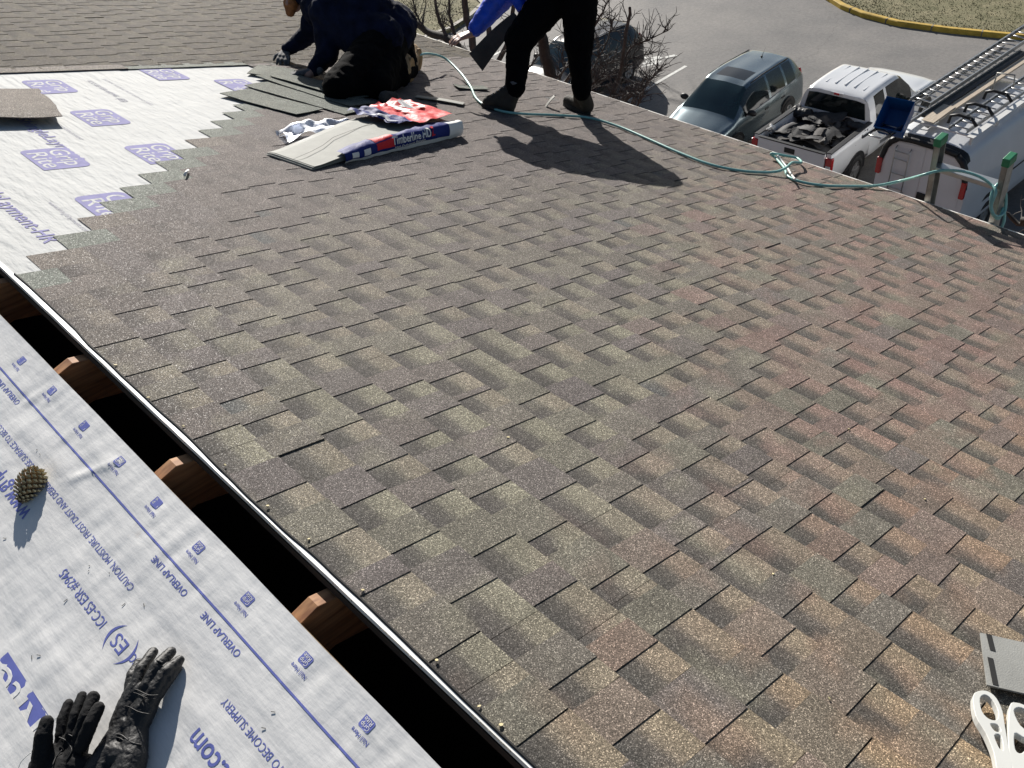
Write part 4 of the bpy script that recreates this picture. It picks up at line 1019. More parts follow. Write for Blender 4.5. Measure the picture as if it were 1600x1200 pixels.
limb_tree('bare_tree', b1, [
    ([b1, Vector((XT, 9.2, 3)), (885, 250, XT), (868, 150, XT), (850, 72, XT), (838, 20, XT), (820, -60, XT)], .14, .05),
    ([(885, 250, XT), (935, 180, XT), (965, 130, XT), (975, 80, XT-.2), (984, 12, XT-.4)], .05, .018),
    ([(965, 130, XT), (985, 75, XT), (1010, 64, XT), (1048, 44, XT)], .02, .005),
    ([(935, 180, XT), (980, 155, XT-.3), (1010, 130, XT-.3), (1030, 108, XT-.4)], .03, .010),
    ([(930, 190, XT), (955, 178, XT-.6), (992, 168, XT-.8), (1012, 122, XT-.8)], .02, .006),
    ([(870, 150, XT), (905, 95, XT), (925, 50, XT), (945, 12, XT), (962, -20, XT)], .03, .006),
    ([(900, 160, XT+.3), (925, 110, XT+.3), (950, 60, XT+.2), (962, 20, XT)], .02, .006),
    ([(885, 200, XT), (920, 150, XT), (940, 105, XT+.2), (990, 90, XT+.2), (1020, 85, XT+.2)], .02, .005),
    ([(868, 150, XT), (880, 110, XT), (905, 70, XT), (915, 30, XT)], .02, .005),
    ([(890, 230, XT-.2), (930, 165, XT-.5), (962, 150, XT-.7), (990, 146, XT-.7)], .02, .006), ([(880, 210, XT), (910, 150, XT-.2), (935, 125, XT-.2), (960, 112, XT)], .02, .006), ([(900, 250, XT-.5), (940, 190, XT-.9), (975, 175, XT-1), (1000, 150, XT-1)], .02, .006), ([(890, 200, XT+.2), (925, 140, XT+.3), (950, 120, XT+.4), (985, 108, XT+.4)], .02, .006),
    ([(860, 130, XT), (890, 100, XT-.3), (900, 60, XT-.3)], .02, .005),
    ([(900, 240, XT), (950, 165, XT-.4), (975, 140, XT-.6), (1003, 128, XT-.6)], .02, .006),
], 5, 'bare many-branched tree reaching above the eave right of the standing roofer', None, 31, .55)
XL = 10.5; b2_ = Vector((XL, 12.5, 0))
limb_tree('bare_tree', b2_, [
    ([b2_, Vector((XL, 12.4, 3)), (760, 150, XL), (742, 100, XL), (700, 62, XL), (665, 48, XL), (637, 22, XL)], .13, .045),
    ([(742, 100, XL), (738, 60, XL), (728, 20, XL), (722, -40, XL)], .07, .05),
    ([(700, 62, XL), (684, 25, XL), (676, -30, XL)], .035, .02),
    ([(665, 48, XL), (650, 20, XL), (640, -20, XL)], .02, .012),
    ([(720, 75, XL), (705, 35, XL), (702, -20, XL)], .03, .018),
    ([(760, 120, XL), (790, 75, XL), (800, 30, XL), (805, -30, XL)], .05, .03),
    ([(750, 110, XL), (765, 60, XL), (760, 20, XL), (770, -30, XL)], .05, .04),
    ([(742, 100, XL), (715, 90, XL), (695, 80, XL)], .02, .006),
    ([(760, 140, XL), (735, 118, XL), (722, 96, XL), (705, 88, XL)], .02, .006),
    ([(780, 140, XL), (815, 120, XL), (835, 95, XL), (850, 70, XL)], .03, .008),
], 9, 'bare dark tree behind the blue sleeved arm between the two roofers', None, 22, .5)
tree('bare_tree', (27.8, 29.2, 0), (27.8, 29.2, 12), .2, 31, 'tall bare tree standing past the top of the picture whose branch shadows cross the lot', None, 6, 4, .8, .3, twig=.012)
b3 = Vector((7.2, -.2, 0))
limb_tree('bare_tree', b3, [([b3, Vector((7.2, .1, 4)), (1640, 420, 6.6), (1590, 350, 6.6), (1560, 330, 6.6)], .05, .006), ([(1640, 420, 6.6), (1605, 385, 6.5), (1565, 365, 6.4)], .015, .004)], 3, 'pale bare twigs poking up beyond the eave below the ladder foot end', None, 8, .3)

# ------------------------------------------------------------------ LADDER AT THE EAVE
e1 = wA(1450, 322); e1 = Vector((PA(SEAVE+.05, 0).x, e1.y, PA(SEAVE+.05, 0).z)); lean = R(83); ld = Vector((-math.cos(lean), 0, math.sin(lean)))
ctr_y = 1.815; topz = .40
bt = PA(SEAVE+.055, ctr_y, 0); p1 = bt+ld*topz; p0 = p1-ld*((p1.z)/ld.z)
lad = ladder('eave_ladder', p0, p1, (0, 1, 0), .40, 1, 'aluminium ladder with green rail caps standing up past the eave at the right', .075, m_alud, None, m_greencap)
# flat treads spaced down the rails
for ch in list(lad.children):
    if ch.name.startswith('rung'): bpy.data.objects.remove(ch)
L = (p1-p0).length; u = 0
while L-.155-u > .4:
    c = p1-ld*(.155+u); q = MB(); q.box(c+Vector((0, 0, 0)), (.075, .385, .028)); q.build('rung', m_alu, lad, bevel=.004); u += .30

# ------------------------------------------------------------------ HOSE
def hose_path(pts, sub=8):
    P_ = [tuple(p) for p in pts]; out = []
    for i in range(len(P_)-1):
        for k_ in range(sub): out.append(crom(P_, i+k_/sub))
    out.append(P_[-1]); return out
hh = .024
hp = [wA(612, 118, .02), wA(630, 100, .10), wA(652, 87, .14), wA(672, 84, .14), wA(695, 91, .10), wA(718, 112, .06), wA(735, 135, .03), wA(743, 152, .025), wA(757, 164, hh), wA(785, 174, hh), wA(820, 178, hh), wA(870, 180, hh), wA(920, 184, hh), wA(965, 197, hh),
      wA(1010, 216, hh), wA(1060, 238, hh), wA(1110, 257, hh), wA(1160, 267, hh), wA(1205, 269, .03), wA(1225, 264, .05), wA(1238, 254, .06), wA(1252, 254, .05), wA(1245, 247, .04), wA(1225, 243, .05), wA(1205, 240, .05),
      wA(1212, 247, .03), wA(1225, 262, .03), wA(1232, 276, hh), wA(1255, 285, hh), wA(1290, 290, hh), wA(1330, 291, hh), wA(1370, 290, .03), wA(1410, 282, .08)]
Xl = p1.x
hp += [wX(1440, 274, Xl-.10), wX(1462, 268, Xl-.06), wX(1480, 266, Xl-.04), wX(1505, 268, Xl-.06), wX(1530, 276, Xl-.04), wX(1548, 288, Xl-.03)]
for (x, y, dx) in ((1556, 300, -.06), (1549, 322, -.07), (1556, 338, -.04), (1570, 330, .05), (1571, 300, .06), (1561, 287, 0), (1550, 302, -.06), (1549, 330, -.07), (1560, 342, 0), (1568, 325, .06), (1569, 345, .05), (1560, 372, .05), (1562, 420, .1)):
    hp.append(wX(x, y, Xl+dx))
q = MB(); q.tube(hose_path(hp), .0080, 8); tag(q.build('air_hose', m_hose), 'pale teal air hose snaking along the eave and looped over the ladder', 'hose')
q = MB(); q.tube(hose_path([wA(1215, 243, .05), wA(1222, 252, .03), wA(1230, 262, .02), wA(1236, 272, .02), wA(1242, 280, .05)]), .006, 6); tag(q.build('rope', m_paperwhite), 'short white cord crossing the knot of the teal hose at the eave', 'cord')

# ------------------------------------------------------------------ LOOSE SHINGLES, WRAPPER
def flat_shingle(name, s, y, ang, L, Wd, h, mat_, label, cat='shingle', group=None, seed=0, curl=.002, ragged=.002, tilt=0, th=.004, nx=10, ny=4):
    mtx = Matrix.Translation(PA(s, y, h))@MATA@Matrix.Rotation(ang, 4, 'Z')@Matrix.Rotation(tilt, 4, 'Y')
    o = sheet_obj(name, mat_, mtx, L, Wd, curl, ragged, th, seed, nx, ny); return tag(o, label, cat, group)
# ang: 0 => long axis down the slope; -90deg => along ridge
GS = 'loose new shingles beside the kneeling roofer'
def by_ends(p, q, Wd, h, **kw):
    a = rA(*p); b_ = rA(*q); dx, dy = b_[0]-a[0], b_[1]-a[1]
    return (a[0]+b_[0])/2, (a[1]+b_[1])/2, math.atan2(dy, dx), math.hypot(dx, dy)
for i, (p, q, Wd, h, lb) in enumerate((
    ((366, 148), (484, 181), .24, .022, 'long grey green shingle lying lowest, nearest the wrapped bundle'),
    ((400, 135), (556, 181), .20, .020, 'long grey green shingle in the middle of the loose row'),
    ((420, 122), (566, 171), .22, .026, 'grey green shingle overlapping the middle one below the kneeling roofer hands'),
    ((440, 124), (560, 160), .20, .032, 'grey green shingle partly in the shadow of the kneeling roofer'),
    ((395, 112), (455, 120), .30, .020, 'square grey green shingle end at the tip of the white sheet'))):
    s, y, a, L = by_ends(p, q, Wd, h)
    flat_shingle('loose_shingle', s, y, a, L, Wd, h, m_loose, lb, 'shingle', GS, i, .003, .003)
s, y, a, L = by_ends((650, 156), (724, 168), .06, .02); flat_shingle('shingle_strip', s, y, a, L, .075, .026, m_backlight, 'narrow pale strip lying flat right of the kneeling roofer shadow', 'strip', None, 4, .003)
s, y, a, L = by_ends((705, 140), (765, 143), .06, .02); flat_shingle('shingle_strip', s, y, a, L*.8, .11, .026, m_loose, 'small grey green offcut under the hose between the two roofers', 'offcut', None, 6, .004)
s, y = rA(857, 170); flat_shingle('shingle_strip', s, y, 2.4, .09, .05, .05, m_back, 'small upright grey offcut between the feet of the standing roofer', 'offcut', None, 7, .002, .001, 1.0)
s, y = rA(10, 172); flat_shingle('shingle_piece', s+.02, y, R(80), .62, .36, .045, m_brownsh, 'brown shingle piece lying on the white sheet at the left edge', 'shingle', None, 12, .005, .010, .02)
# grey offcut bottom right
pc = [rA(*p) for p in ((1524, 1004), (1612, 1024), (1680, 1120), (1534, 1086))]
q = MB(); q.prism([PA(s, y, .026) for s, y in pc], ZA*.004); pcb = q.build('shingle_offcut', m_back); tag(pcb, 'grey square offcut with black tar dashes at the lower right edge', 'offcut')
q = MB()
for a, b_ in (((1537, 1007), (1543, 1033)), ((1539, 1044), (1547, 1087))):
    A1, B1 = rA(*a), rA(*b_); d_ = Vector((B1[0]-A1[0], B1[1]-A1[1])); nn = Vector((-d_.y, d_.x)).normalized()*.006
    q.add([PA(A1[0]+nn.x, A1[1]+nn.y, .0312), PA(B1[0]+nn.x, B1[1]+nn.y, .0312), PA(B1[0]-nn.x, B1[1]-nn.y, .0312), PA(A1[0]-nn.x, A1[1]-nn.y, .0312)], [(0, 1, 2, 3)])
q.build('tar_dash', m_tar, pcb)
# open bundle: stack of shingles, half wrapped
C_ = [rA(*p) for p in ((415, 246), (487, 271), (712, 216), (632, 186))]
def bmap(u, v, h=0):      # u along the bundle 0..1 (near-left end to right end), v across 0 (near/lower edge)..1 (upper edge)
    a = Vector(C_[1]).lerp(Vector(C_[2]), u); b_ = Vector(C_[0]).lerp(Vector(C_[3]), u); p = a.lerp(b_, v); return PA(p.x, p.y, h)
bun = thing('shingle_bundle', bmap(.5, .5, 0), 'torn open bundle of grey shingles in a red and blue printed wrapper', 'shingle bundle')
def hb_(u): return .030+.055*min(1, max(0, (u-.05)/.45))**.8
for li in range(4):
    q = MB(); nx, ny = 20, 8; t0 = li/4; off = .012*li
    top = []; 
    for i in range(nx+1):
        for j in range(ny+1):
            u = off*.6+(1-off)*i/nx; v = j/ny; h = .018+(hb_(u)-.018)*(li+1)/4+.004*math.sin(u*9+li)-.006*(v > .9)
            top.append(bmap(u, v*(1-.01*li), h))
    m_ = ny+1; N = len(top); bot = [p-ZA*.007 for p in top]; fs = [(i*m_+j, i*m_+j+1, (i+1)*m_+j+1, (i+1)*m_+j) for i in range(nx) for j in range(ny)]
    fs += [tuple(a+N for a in f[::-1]) for f in fs]; bd = [i*m_ for i in range(nx+1)]+[nx*m_+j for j in range(1, ny+1)]+[i*m_+ny for i in range(nx-1, -1, -1)]+[j for j in range(ny-1, 0, -1)]
    fs += [(bd[a], bd[(a+1) % len(bd)], bd[(a+1) % len(bd)]+N, bd[a]+N) for a in range(len(bd))]
    q.add(top+bot, fs); q.build('shingle', m_backlight, bun)
q = MB(); pp_ = [(.0, .40), (.12, .43), (.2, .47), (.3, .58), (.4, .58), (.55, .60), (.8, .62)]
for (u0, v0), (u1, v1) in zip(pp_, pp_[1:]):
    q.add([bmap(u0, v0-.006, hb_(u0)+.0075), bmap(u1, v1-.006, hb_(u1)+.0075), bmap(u1, v1+.006, hb_(u1)+.0075), bmap(u0, v0+.006, hb_(u0)+.0075)], [(0, 1, 2, 3)])
q.build('sealing_line', m_tar, bun)
# wrapper: side skirt (blue, lettering) along near edge
def wrapsurf(f_, nu, nv, name, mat_, parent):
    q = MB(); q.add([f_(i/nu, j/nv) for i in range(nu+1) for j in range(nv+1)], [(i*(nv+1)+j, (i+1)*(nv+1)+j, (i+1)*(nv+1)+j+1, i*(nv+1)+j+1) for i in range(nu) for j in range(nv)], None, True); return q.build(name, mat_, parent)
def side_pt(u, t, o_=0):   # u 0..1 along from left tip to right end; t 0 bottom .. 1 over the top edge
    uu = .18+.84*u; h = hb_(uu)
    wob = .006*noise.noise(Vector((u*9, t*3, 0)))+.003*noise.noise(Vector((u*24, t*7, 1)))
    if t < .55: hh_ = .016+(h+.004-.016)*(t/.55); v = -.05-.03*math.sin(t/.55*math.pi)
    else: hh_ = h+.010+.004*math.sin((t-.55)*8); v = -.05+(t-.55)/.45*(.18+.06*math.sin(u*11))
    p = bmap(uu, v, hh_+wob); return p+(ZA*.7-XA*0.0-Vector(bmap(.5, 1)-bmap(.5, 0)).normalized()*.7)*o_
wr = wrapsurf(lambda a, b_: side_pt(a*.87, b_), 60, 14, 'wrapper_side', m_blue_wrap, bun)
wrapsurf(lambda a, b_: side_pt(.87+a*.13, b_), 20, 14, 'wrapper_end', m_paperwhite, bun)
wrapsurf(lambda a, b_: side_pt(.0+a, b_*.16-.02, .003), 60, 3, 'wrapper_hem', m_paperwhite, bun)
wrapsurf(lambda a, b_: side_pt(.24+a*.14, .25+b_*.75, .002), 16, 8, 'wrapper_panel', m_red_wrap, bun)
wrapsurf(lambda a, b_: side_pt(.05+a*.05, .2+b_*.3, .002), 3, 3, 'wrapper_panel', m_paperwhite, bun)
wrapsurf(lambda a, b_: side_pt(.14+a*.05, .2+b_*.3, .002), 3, 3, 'wrapper_panel', m_paperwhite, bun)
q = MB(); put_text(q, 'Timberline', lambda a, b_: side_pt(.36+a, .30+b_, .006), 0, 0, .42, .1, .008, fit=.24); 
q2 = MB(); put_text(q2, 'HD', lambda a, b_: side_pt(.615+a, .30+b_, .006), 0, 0, .46, .1, .02, fit=.075)
put_text(q2, 'High Definition Shingles', lambda a, b_: side_pt(.38+a, .14+b_, .006), 0, 0, .13, .1, .002, fit=.26)
q.build('printed_lettering', m_paperwhite, wr); q2.build('printed_lettering', m_paperwhite, wr)
q = MB(); put_text(q, 'Z', lambda a, b_: side_pt(.70+a, .30+b_, .006), 0, 0, .46, .1, .02, fit=.03); q.build('printed_lettering', m_red_wrap, wr)
# crumpled red/blue top of the wrapper
def crum(u, v, o_=0):   # u 0..1 across from upper left to right end, v 0..1
    uu = .62+.42*u; vv = .12+.95*v
    h = hb_(uu)+.034+.014*noise.noise(Vector((u*4, v*3, 0)))+(.016 if v > .75 or u < .3 else .006)*noise.noise(Vector((u*9, v*8, 5)))+.022*(v > .85)*noise.noise(Vector((u*8, 3, 0)))
    h = max(h, hb_(uu)+.012)
    return bmap(uu-.06*v+.03*noise.noise(Vector((v*6, 0, 0)))*(1 if u < .1 else 0), vv, h+o_)
wt = wrapsurf(lambda a, b_: crum(.30+a*.70, b_), 40, 30, 'wrapper_top', m_red_wrap, bun)
wrapsurf(lambda a, b_: crum(a*.30, b_*.92+.1), 20, 30, 'wrapper_fold', m_blue_wrap, bun)
wrapsurf(lambda a, b_: crum(.02+a*.05, .15+b_*.6, .004), 4, 12, 'wrapper_stripe', m_film, bun)
q = MB(); put_text(q, 'GAF', lambda a, b_: crum(.92-a, .78-b_*1.5, .010), 0, 0, .34, .5, .012, fit=.46); q.build('printed_lettering', m_paperwhite, wt)
# clear plastic film behind
def film(u, v):
    a = Vector(rA(430, 214)); b_ = Vector(rA(545, 205)); c = Vector(rA(452, 232)); d_ = Vector(rA(570, 208)); p = a.lerp(b_, u).lerp(c.lerp(d_, u), v)
    return PA(p.x, p.y, .035+.045*noise.noise(Vector((u*5, v*2.5, 2)))+.008*noise.noise(Vector((u*11, v*5, 2)))+.03*math.sin(u*3))
q = MB(); nu, nv = 40, 16; q.add([film(i/nu, j/nv) for i in range(nu+1) for j in range(nv+1)], [(i*(nv+1)+j, (i+1)*(nv+1)+j, (i+1)*(nv+1)+j+1, i*(nv+1)+j+1) for i in range(nu) for j in range(nv)], None, True)
tag(q.build('plastic_film', m_film), 'crumpled bluish clear plastic film behind the open shingle bundle', 'plastic film')
# block in the shade, chips
q = MB(); q.cap(wA(600, 152, .045), wA(614, 150, .045), .035, .03); tag(q.build('sanding_block', m_stone, remesh=.01, disp=.008, dscale=.05), 'dark rounded block lying in the shadow of the kneeling roofer', 'block')
q = MB(); q.tube([wA(288, 275, .02), wA(290, 270, .032), wA(294, 266, .02)], .006, 6); tag(q.build('paper_scrap', m_paperwhite), 'small curled white scrap beside the stepped edge of the shingles', 'scrap')
CH = [(181, 578), (232, 629), (287, 674), (352, 735), (418, 799), (482, 851), (566, 931), (681, 1041), (747, 1113), (781, 1142), (1324, 677), (1292, 1100), (1098, 280), (1181, 416), (1442, 787), (793, 691), (1205, 905)]
for i, (x, y) in enumerate(CH):
    s, t = rA(x, y); a = random.uniform(0, 3); w = random.uniform(.0025, .004); l = random.uniform(.004, .007)
    q = MB(); q.prism([PA(s+math.cos(a+k_)*(l if k_ % 3 else w)*.8, t+math.sin(a+k_)*w, .0152+.001*math.sin(k_)) for k_ in (0, 1, 2, 3, 4, 5)], ZA*.002)
    tag(q.build('wood_chip', m_chip), 'tiny pale wood chip lying on the shingles', 'wood chip', 'pale wood chips scattered on the shingles')
# dark bits on the sheet
for i, (x, y) in enumerate(((105, 940), (227, 947), (195, 946), (142, 886), (141, 894), (173, 897), (64, 1026), (53, 1029), (430, 1115), (10, 843), (415, 1140), (60, 705), (65, 712))):
    s, t = rB(x, y); a = (x*7) % 3; l = .003 if i in (3, 4, 5, 11, 12) else .009
    q = MB(); q.tube([PB(s-math.cos(a)*l/2, t-math.sin(a)*l/2, hB(s, t)+.001), PB(s+math.cos(a)*l/2, t+math.sin(a)*l/2, hB(s, t)+.002)], .0007, 5)
    tag(q.build('debris_bit', m_tar), 'tiny dark needle bit lying on the near white sheet', 'debris', 'dark bits scattered on the near white sheet')

# ------------------------------------------------------------------ PINE CONE
A0 = wB(58, 738, .022); A1 = wB(30, 784, .022)
ax = (A1-A0).normalized(); cl = .088; cc = (A0+A1)/2; cone = thing('pine_cone', wB(45, 765, .0), 'spiky open pine cone lying on the white sheet at the left edge', 'pine cone')
u_ = ax.orthogonal().normalized(); w_ = ax.cross(u_)
def crad(t): return .030*(math.sin(math.pi*min(1, .12+.86*t))**.75)
core = MB(); core.tube([cc+ax*cl*(t-.5) for t in np.linspace(0, 1, 9)], [max(.004, crad(t)*.62) for t in np.linspace(0, 1, 9)], 12); core.build('core', m_conecore, cone)
scl = MB(); tip = MB()
for i in range(130):
    t = .02+.96*i/130; a = i*2.39996; r = crad(t); rad = u_*math.cos(a)+w_*math.sin(a); tan = ax.cross(rad); p = cc+ax*cl*(t-.5); outd = (rad+ax*(-.55+.9*(t-.5))).normalized()
    b0 = p+rad*r*.5; e = b0+outd*r*.74; wd = .0046+.0022*math.sin(math.pi*t)
    scl.add([b0-tan*.001, b0+tan*.001, e+tan*wd, e-tan*wd, e+outd*.002+ax*.001, b0+ax*.002, e+ax*.0022], [(0, 1, 2, 3), (3, 2, 4), (5, 6, 3, 0), (1, 2, 6, 5), (2, 4, 6), (3, 6, 4)])
    tip.add([e-tan*wd*1.02, e+tan*wd*1.02, e+outd*.0016+tan*wd*.4+ax*.0026, e+outd*.0045-ax*.001, e+outd*.0016-tan*wd*.4+ax*.0026], [(0, 1, 3), (1, 2, 3), (2, 4, 3), (4, 0, 3)])
s1_ = scl.build('scales', m_conescale, cone); tip.build('scale_tips', m_conetip, cone)

# ------------------------------------------------------------------ GLOVES
def glove(name, caps, mat_, label, extra=None, voxel=.0022, disp=.0014, wr=[]):
    q = MB()
    for (x0, y0, h0, r0, x1, y1, h1, r1) in caps: q.cap(wB(x0, y0, h0), wB(x1, y1, h1), r0, r1, 14)
    root = thing(name, wB(caps[0][0], caps[0][1], 0), label, 'glove'); q.build('glove_shell', mat_, root, remesh=voxel, disp=disp, dscale=.012, smooth_it=3)
    for nm, pts, r_ in wr:
        w = MB(); w.tube(hose_path([wB(x, y, h) for x, y, h in pts], 5), r_, 6); w.build(nm, m_leather, root)
    return root
g2 = [  # right glove, back of the hand up, fingers to the upper right
 (212, 1074, .044, .0128, 220, 1046, .044, .0122), (220, 1046, .044, .0122, 239, 1019, .024, .0105),
 (203, 1078, .030, .0120, 206, 1056, .030, .0115), (206, 1056, .030, .0115, 217, 1036, .020, .0095),
 (228, 1074, .048, .0130, 244, 1042, .046, .0125), (244, 1042, .046, .0125, 267, 1019, .022, .0112),
 (240, 1078, .044, .0128, 258, 1050, .040, .0122), (258, 1050, .040, .0122, 280, 1032, .018, .0106),
 (246, 1086, .032, .0118, 264, 1060, .028, .0112), (264, 1060, .028, .0112, 277, 1044, .014, .0095),
 (212, 1082, .034, .022, 236, 1084, .034, .022), (212, 1082, .034, .022, 200, 1108, .032, .024), (236, 1084, .034, .022, 224, 1110, .034, .025),
 (200, 1108, .032, .024, 190, 1135, .030, .024), (224, 1110, .034, .025, 212, 1138, .030, .024), (190, 1135, .030, .024, 212, 1138, .030, .024),
 (192, 1140, .030, .024, 172, 1180, .032, .030), (212, 1142, .030, .024, 206, 1185, .032, .030), (172, 1180, .032, .030, 150, 1220, .034, .034), (206, 1185, .032, .030, 190, 1230, .034, .034), (172, 1180, .032, .030, 206, 1185, .032, .030)]
def dz(L_, d_): return [(x, y, h+d_) for x, y, h in L_]
seams2 = [('seam', dz([(198, 1076, .060), (214, 1078, .0735), (232, 1086, .0755), (248, 1086, .066)], -.016), .0012), ('seam', dz([(196, 1082, .058), (212, 1083, .0725), (230, 1091, .0745), (243, 1092, .066)], -.016), .0009),
          ('seam', dz([(186, 1104, .053), (200, 1104, .0655), (216, 1112, .068), (234, 1116, .062)], -.009), .0011), ('seam', dz([(226, 1089, .074), (219, 1100, .071), (215, 1111, .069)], -.013), .0009),
          ('wrist_strap', dz([(172, 1150, .052), (188, 1148, .0615), (205, 1160, .062), (222, 1164, .052)], -.006), .0018), ('wrist_strap', dz([(170, 1154, .052), (186, 1153, .0615), (204, 1165, .0615), (220, 1169, .052)], -.006), .0014),
          ('knuckle_band', [(240, 1036, .050), (247, 1033, .0535), (254, 1036, .050)], .0030)]
glove('leather_glove', g2, m_leather, 'black leather glove lying back up with fingers pointing to the upper right', wr=seams2)
g1 = [  # left glove palm up
 (96, 1150, .050, .012, 98, 1125, .056, .0115), (98, 1125, .056, .0115, 107, 1100, .054, .0098),
 (112, 1148, .055, .0115, 118, 1118, .062, .0112), (118, 1118, .062, .0112, 128, 1088, .058, .0100),
 (124, 1150, .058, .0130, 134, 1120, .070, .0128), (134, 1120, .070, .0128, 146, 1090, .066, .0125),
 (128, 1165, .062, .0135, 142, 1130, .080, .0135), (142, 1130, .080, .0135, 154, 1106, .078, .0120),
 (66, 1185, .062, .020, 68, 1150, .082, .0165), (68, 1150, .082, .0165, 73, 1128, .086, .0130),
 (100, 1158, .040, .018, 124, 1165, .044, .018), (100, 1158, .040, .018, 96, 1190, .036, .024), (124, 1165, .044, .018, 112, 1195, .036, .026), (96, 1190, .036, .026, 70, 1195, .046, .026), (100, 1200, .036, .030, 90, 1240, .036, .034), (66, 1200, .040, .026, 60, 1240, .036, .030), (112, 1195, .036, .026, 140, 1200, .034, .024)]
seams1 = [('seam', [(92, 1152, .064), (104, 1158, .060), (112, 1172, .061), (104, 1188, .062)], .0014), ('seam', [(104, 1146, .0655), (118, 1152, .066), (126, 1146, .071)], .0012), ('seam', [(97, 1172, .060), (88, 1182, .064), (82, 1196, .070)], .0014)]
glove('fabric_glove', g1, m_fabric, 'black glove lying palm up with its thumb raised, at the bottom left', wr=seams1)
q = MB(); q.tube(hose_path([wB(88, 1128, .03), wB(84, 1126, .05), wB(93, 1118, .06)], 6), .0006, 5); q.tube(hose_path([wB(26, 1215, .02), wB(32, 1192, .05), wB(48, 1176, .06)], 6), .0009, 5)
tag(q.build('loose_thread', m_paperwhite), 'thin pale thread sticking out beside the palm up glove', 'thread')

# ------------------------------------------------------------------ WHITE PLASTIC SHEARS
def loop_handle(name, outline, holes, root):
    """flat part with through holes by bmesh triangle fill"""
    bm = bmesh.new()
    for ring in [outline]+holes:
        vs = [bm.verts.new(tuple(PA(*rA(x, y, .03), .03))) for x, y in ring]
        for i in range(len(vs)): bm.edges.new((vs[i], vs[(i+1) % len(vs)]))
    bmesh.ops.triangle_fill(bm, use_beauty=True, use_dissolve=False, edges=bm.edges[:], normal=ZA)
    ext = bmesh.ops.extrude_face_region(bm, geom=bm.faces[:]); bmesh.ops.translate(bm, vec=ZA*.016, verts=[g_ for g_ in ext['geom'] if isinstance(g_, bmesh.types.BMVert)])
    bmesh.ops.recalc_face_normals(bm, faces=bm.faces[:])
    me = bpy.data.meshes.new(name); bm.to_mesh(me); bm.free(); me.materials.append(m_plastic)
    o = bpy.data.objects.new(name, me); sc.collection.objects.link(o); o.parent = root; o.matrix_parent_inverse = root.matrix_basis.inverted()
    md = o.modifiers.new('b', 'BEVEL'); md.width = .0022; md.segments = 3; md.limit_method = 'ANGLE'; md.angle_limit = R(45); return o
def ring(pts, n=3):
    P_ = [tuple(p) for p in pts]; N = len(P_); out = []
    for i in range(N):
        for k_ in range(n):
            t = k_/n; a, b_, c, d_ = P_[i-1], P_[i], P_[(i+1) % N], P_[(i+2) % N]
            out.append(tuple(.5*((2*q)+(-o_+r_)*t+(2*o_-5*q+4*r_-s_)*t*t+(-o_+3*q-3*r_+s_)*t**3) for o_, q, r_, s_ in zip(a, b_, c, d_)))
    return out
sh = thing('plastic_shears', wA(1555, 1150, .02), 'white plastic cut-out handles lying at the lower right corner', 'shears')
loop_handle('handle', ring([(1516, 1096), (1526, 1088), (1540, 1089), (1553, 1100), (1562, 1120), (1566, 1145), (1571, 1175), (1577, 1215), (1555, 1215), (1548, 1185), (1536, 1155), (1520, 1127)]),
            [ring([(1527, 1100), (1535, 1094), (1546, 1102), (1555, 1120), (1553, 1133), (1541, 1132), (1530, 1120)]), ring([(1543, 1140), (1554, 1141), (1559, 1151), (1550, 1151)]), ring([(1549, 1158), (1559, 1158), (1563, 1180), (1557, 1178)])], sh)
loop_handle('handle', ring([(1573, 1112), (1583, 1106), (1600, 1112), (1618, 1126), (1628, 1150), (1622, 1180), (1608, 1200), (1585, 1218), (1574, 1200), (1570, 1160)]),
            [ring([(1580, 1120), (1588, 1114), (1600, 1119), (1612, 1130), (1618, 1150), (1606, 1152), (1590, 1142)]), ring([(1581, 1155), (1593, 1160), (1604, 1168), (1592, 1185), (1582, 1180)])], sh)
q = MB(); q.tube([wA(1567, 1160, .035), wA(1572, 1190, .035), wA(1578, 1215, .035)], .004, 6); q.build('spring', m_steel, sh)

# ------------------------------------------------------------------ PEOPLE
def bodymb(segs):
    q = MB()
    for p, r0, k_, r1 in segs: q.cap(p, k_, r0, r1, 14)
    return q
def hand(mb, wrist, fwd, palmn, s=1., curl=.4, side=1):
    fwd = Vector(fwd).normalized(); palmn = Vector(palmn).normalized(); palmn = (palmn-fwd*palmn.dot(fwd)).normalized(); lat = fwd.cross(palmn)*side
    w = Vector(wrist); mb.cap(w-fwd*.04*s, w, .027*s, .026*s); 
    for k_ in (-1, 0, 1): mb.cap(w+fwd*.015*s+lat*.012*k_*s, w+fwd*.085*s+lat*.024*k_*s, .020*s, .014*s)
    for i, (o_, L) in enumerate(((-.030, .070), (-.010, .082), (.012, .076), (.032, .060))):
        b_ = w+fwd*.09*s+lat*o_*s; d1 = (fwd+palmn*curl*.5+lat*o_*3).normalized(); m_ = b_+d1*L*.5*s; d2 = (fwd+palmn*curl*1.6).normalized(); e = m_+d2*L*.5*s
        mb.cap(b_, m_, .0098*s, .0090*s, 8); mb.cap(m_, e, .0090*s, .0075*s, 8)
    b_ = w+fwd*.03*s-lat*.024*s; m_ = b_+(fwd*.7-lat*.8+palmn*.3).normalized()*.04*s; e = m_+(fwd-lat*.2+palmn*.4).normalized()*.035*s
    mb.cap(b_, m_, .013*s, .011*s, 8); mb.cap(m_, e, .0105*s, .008*s, 8)
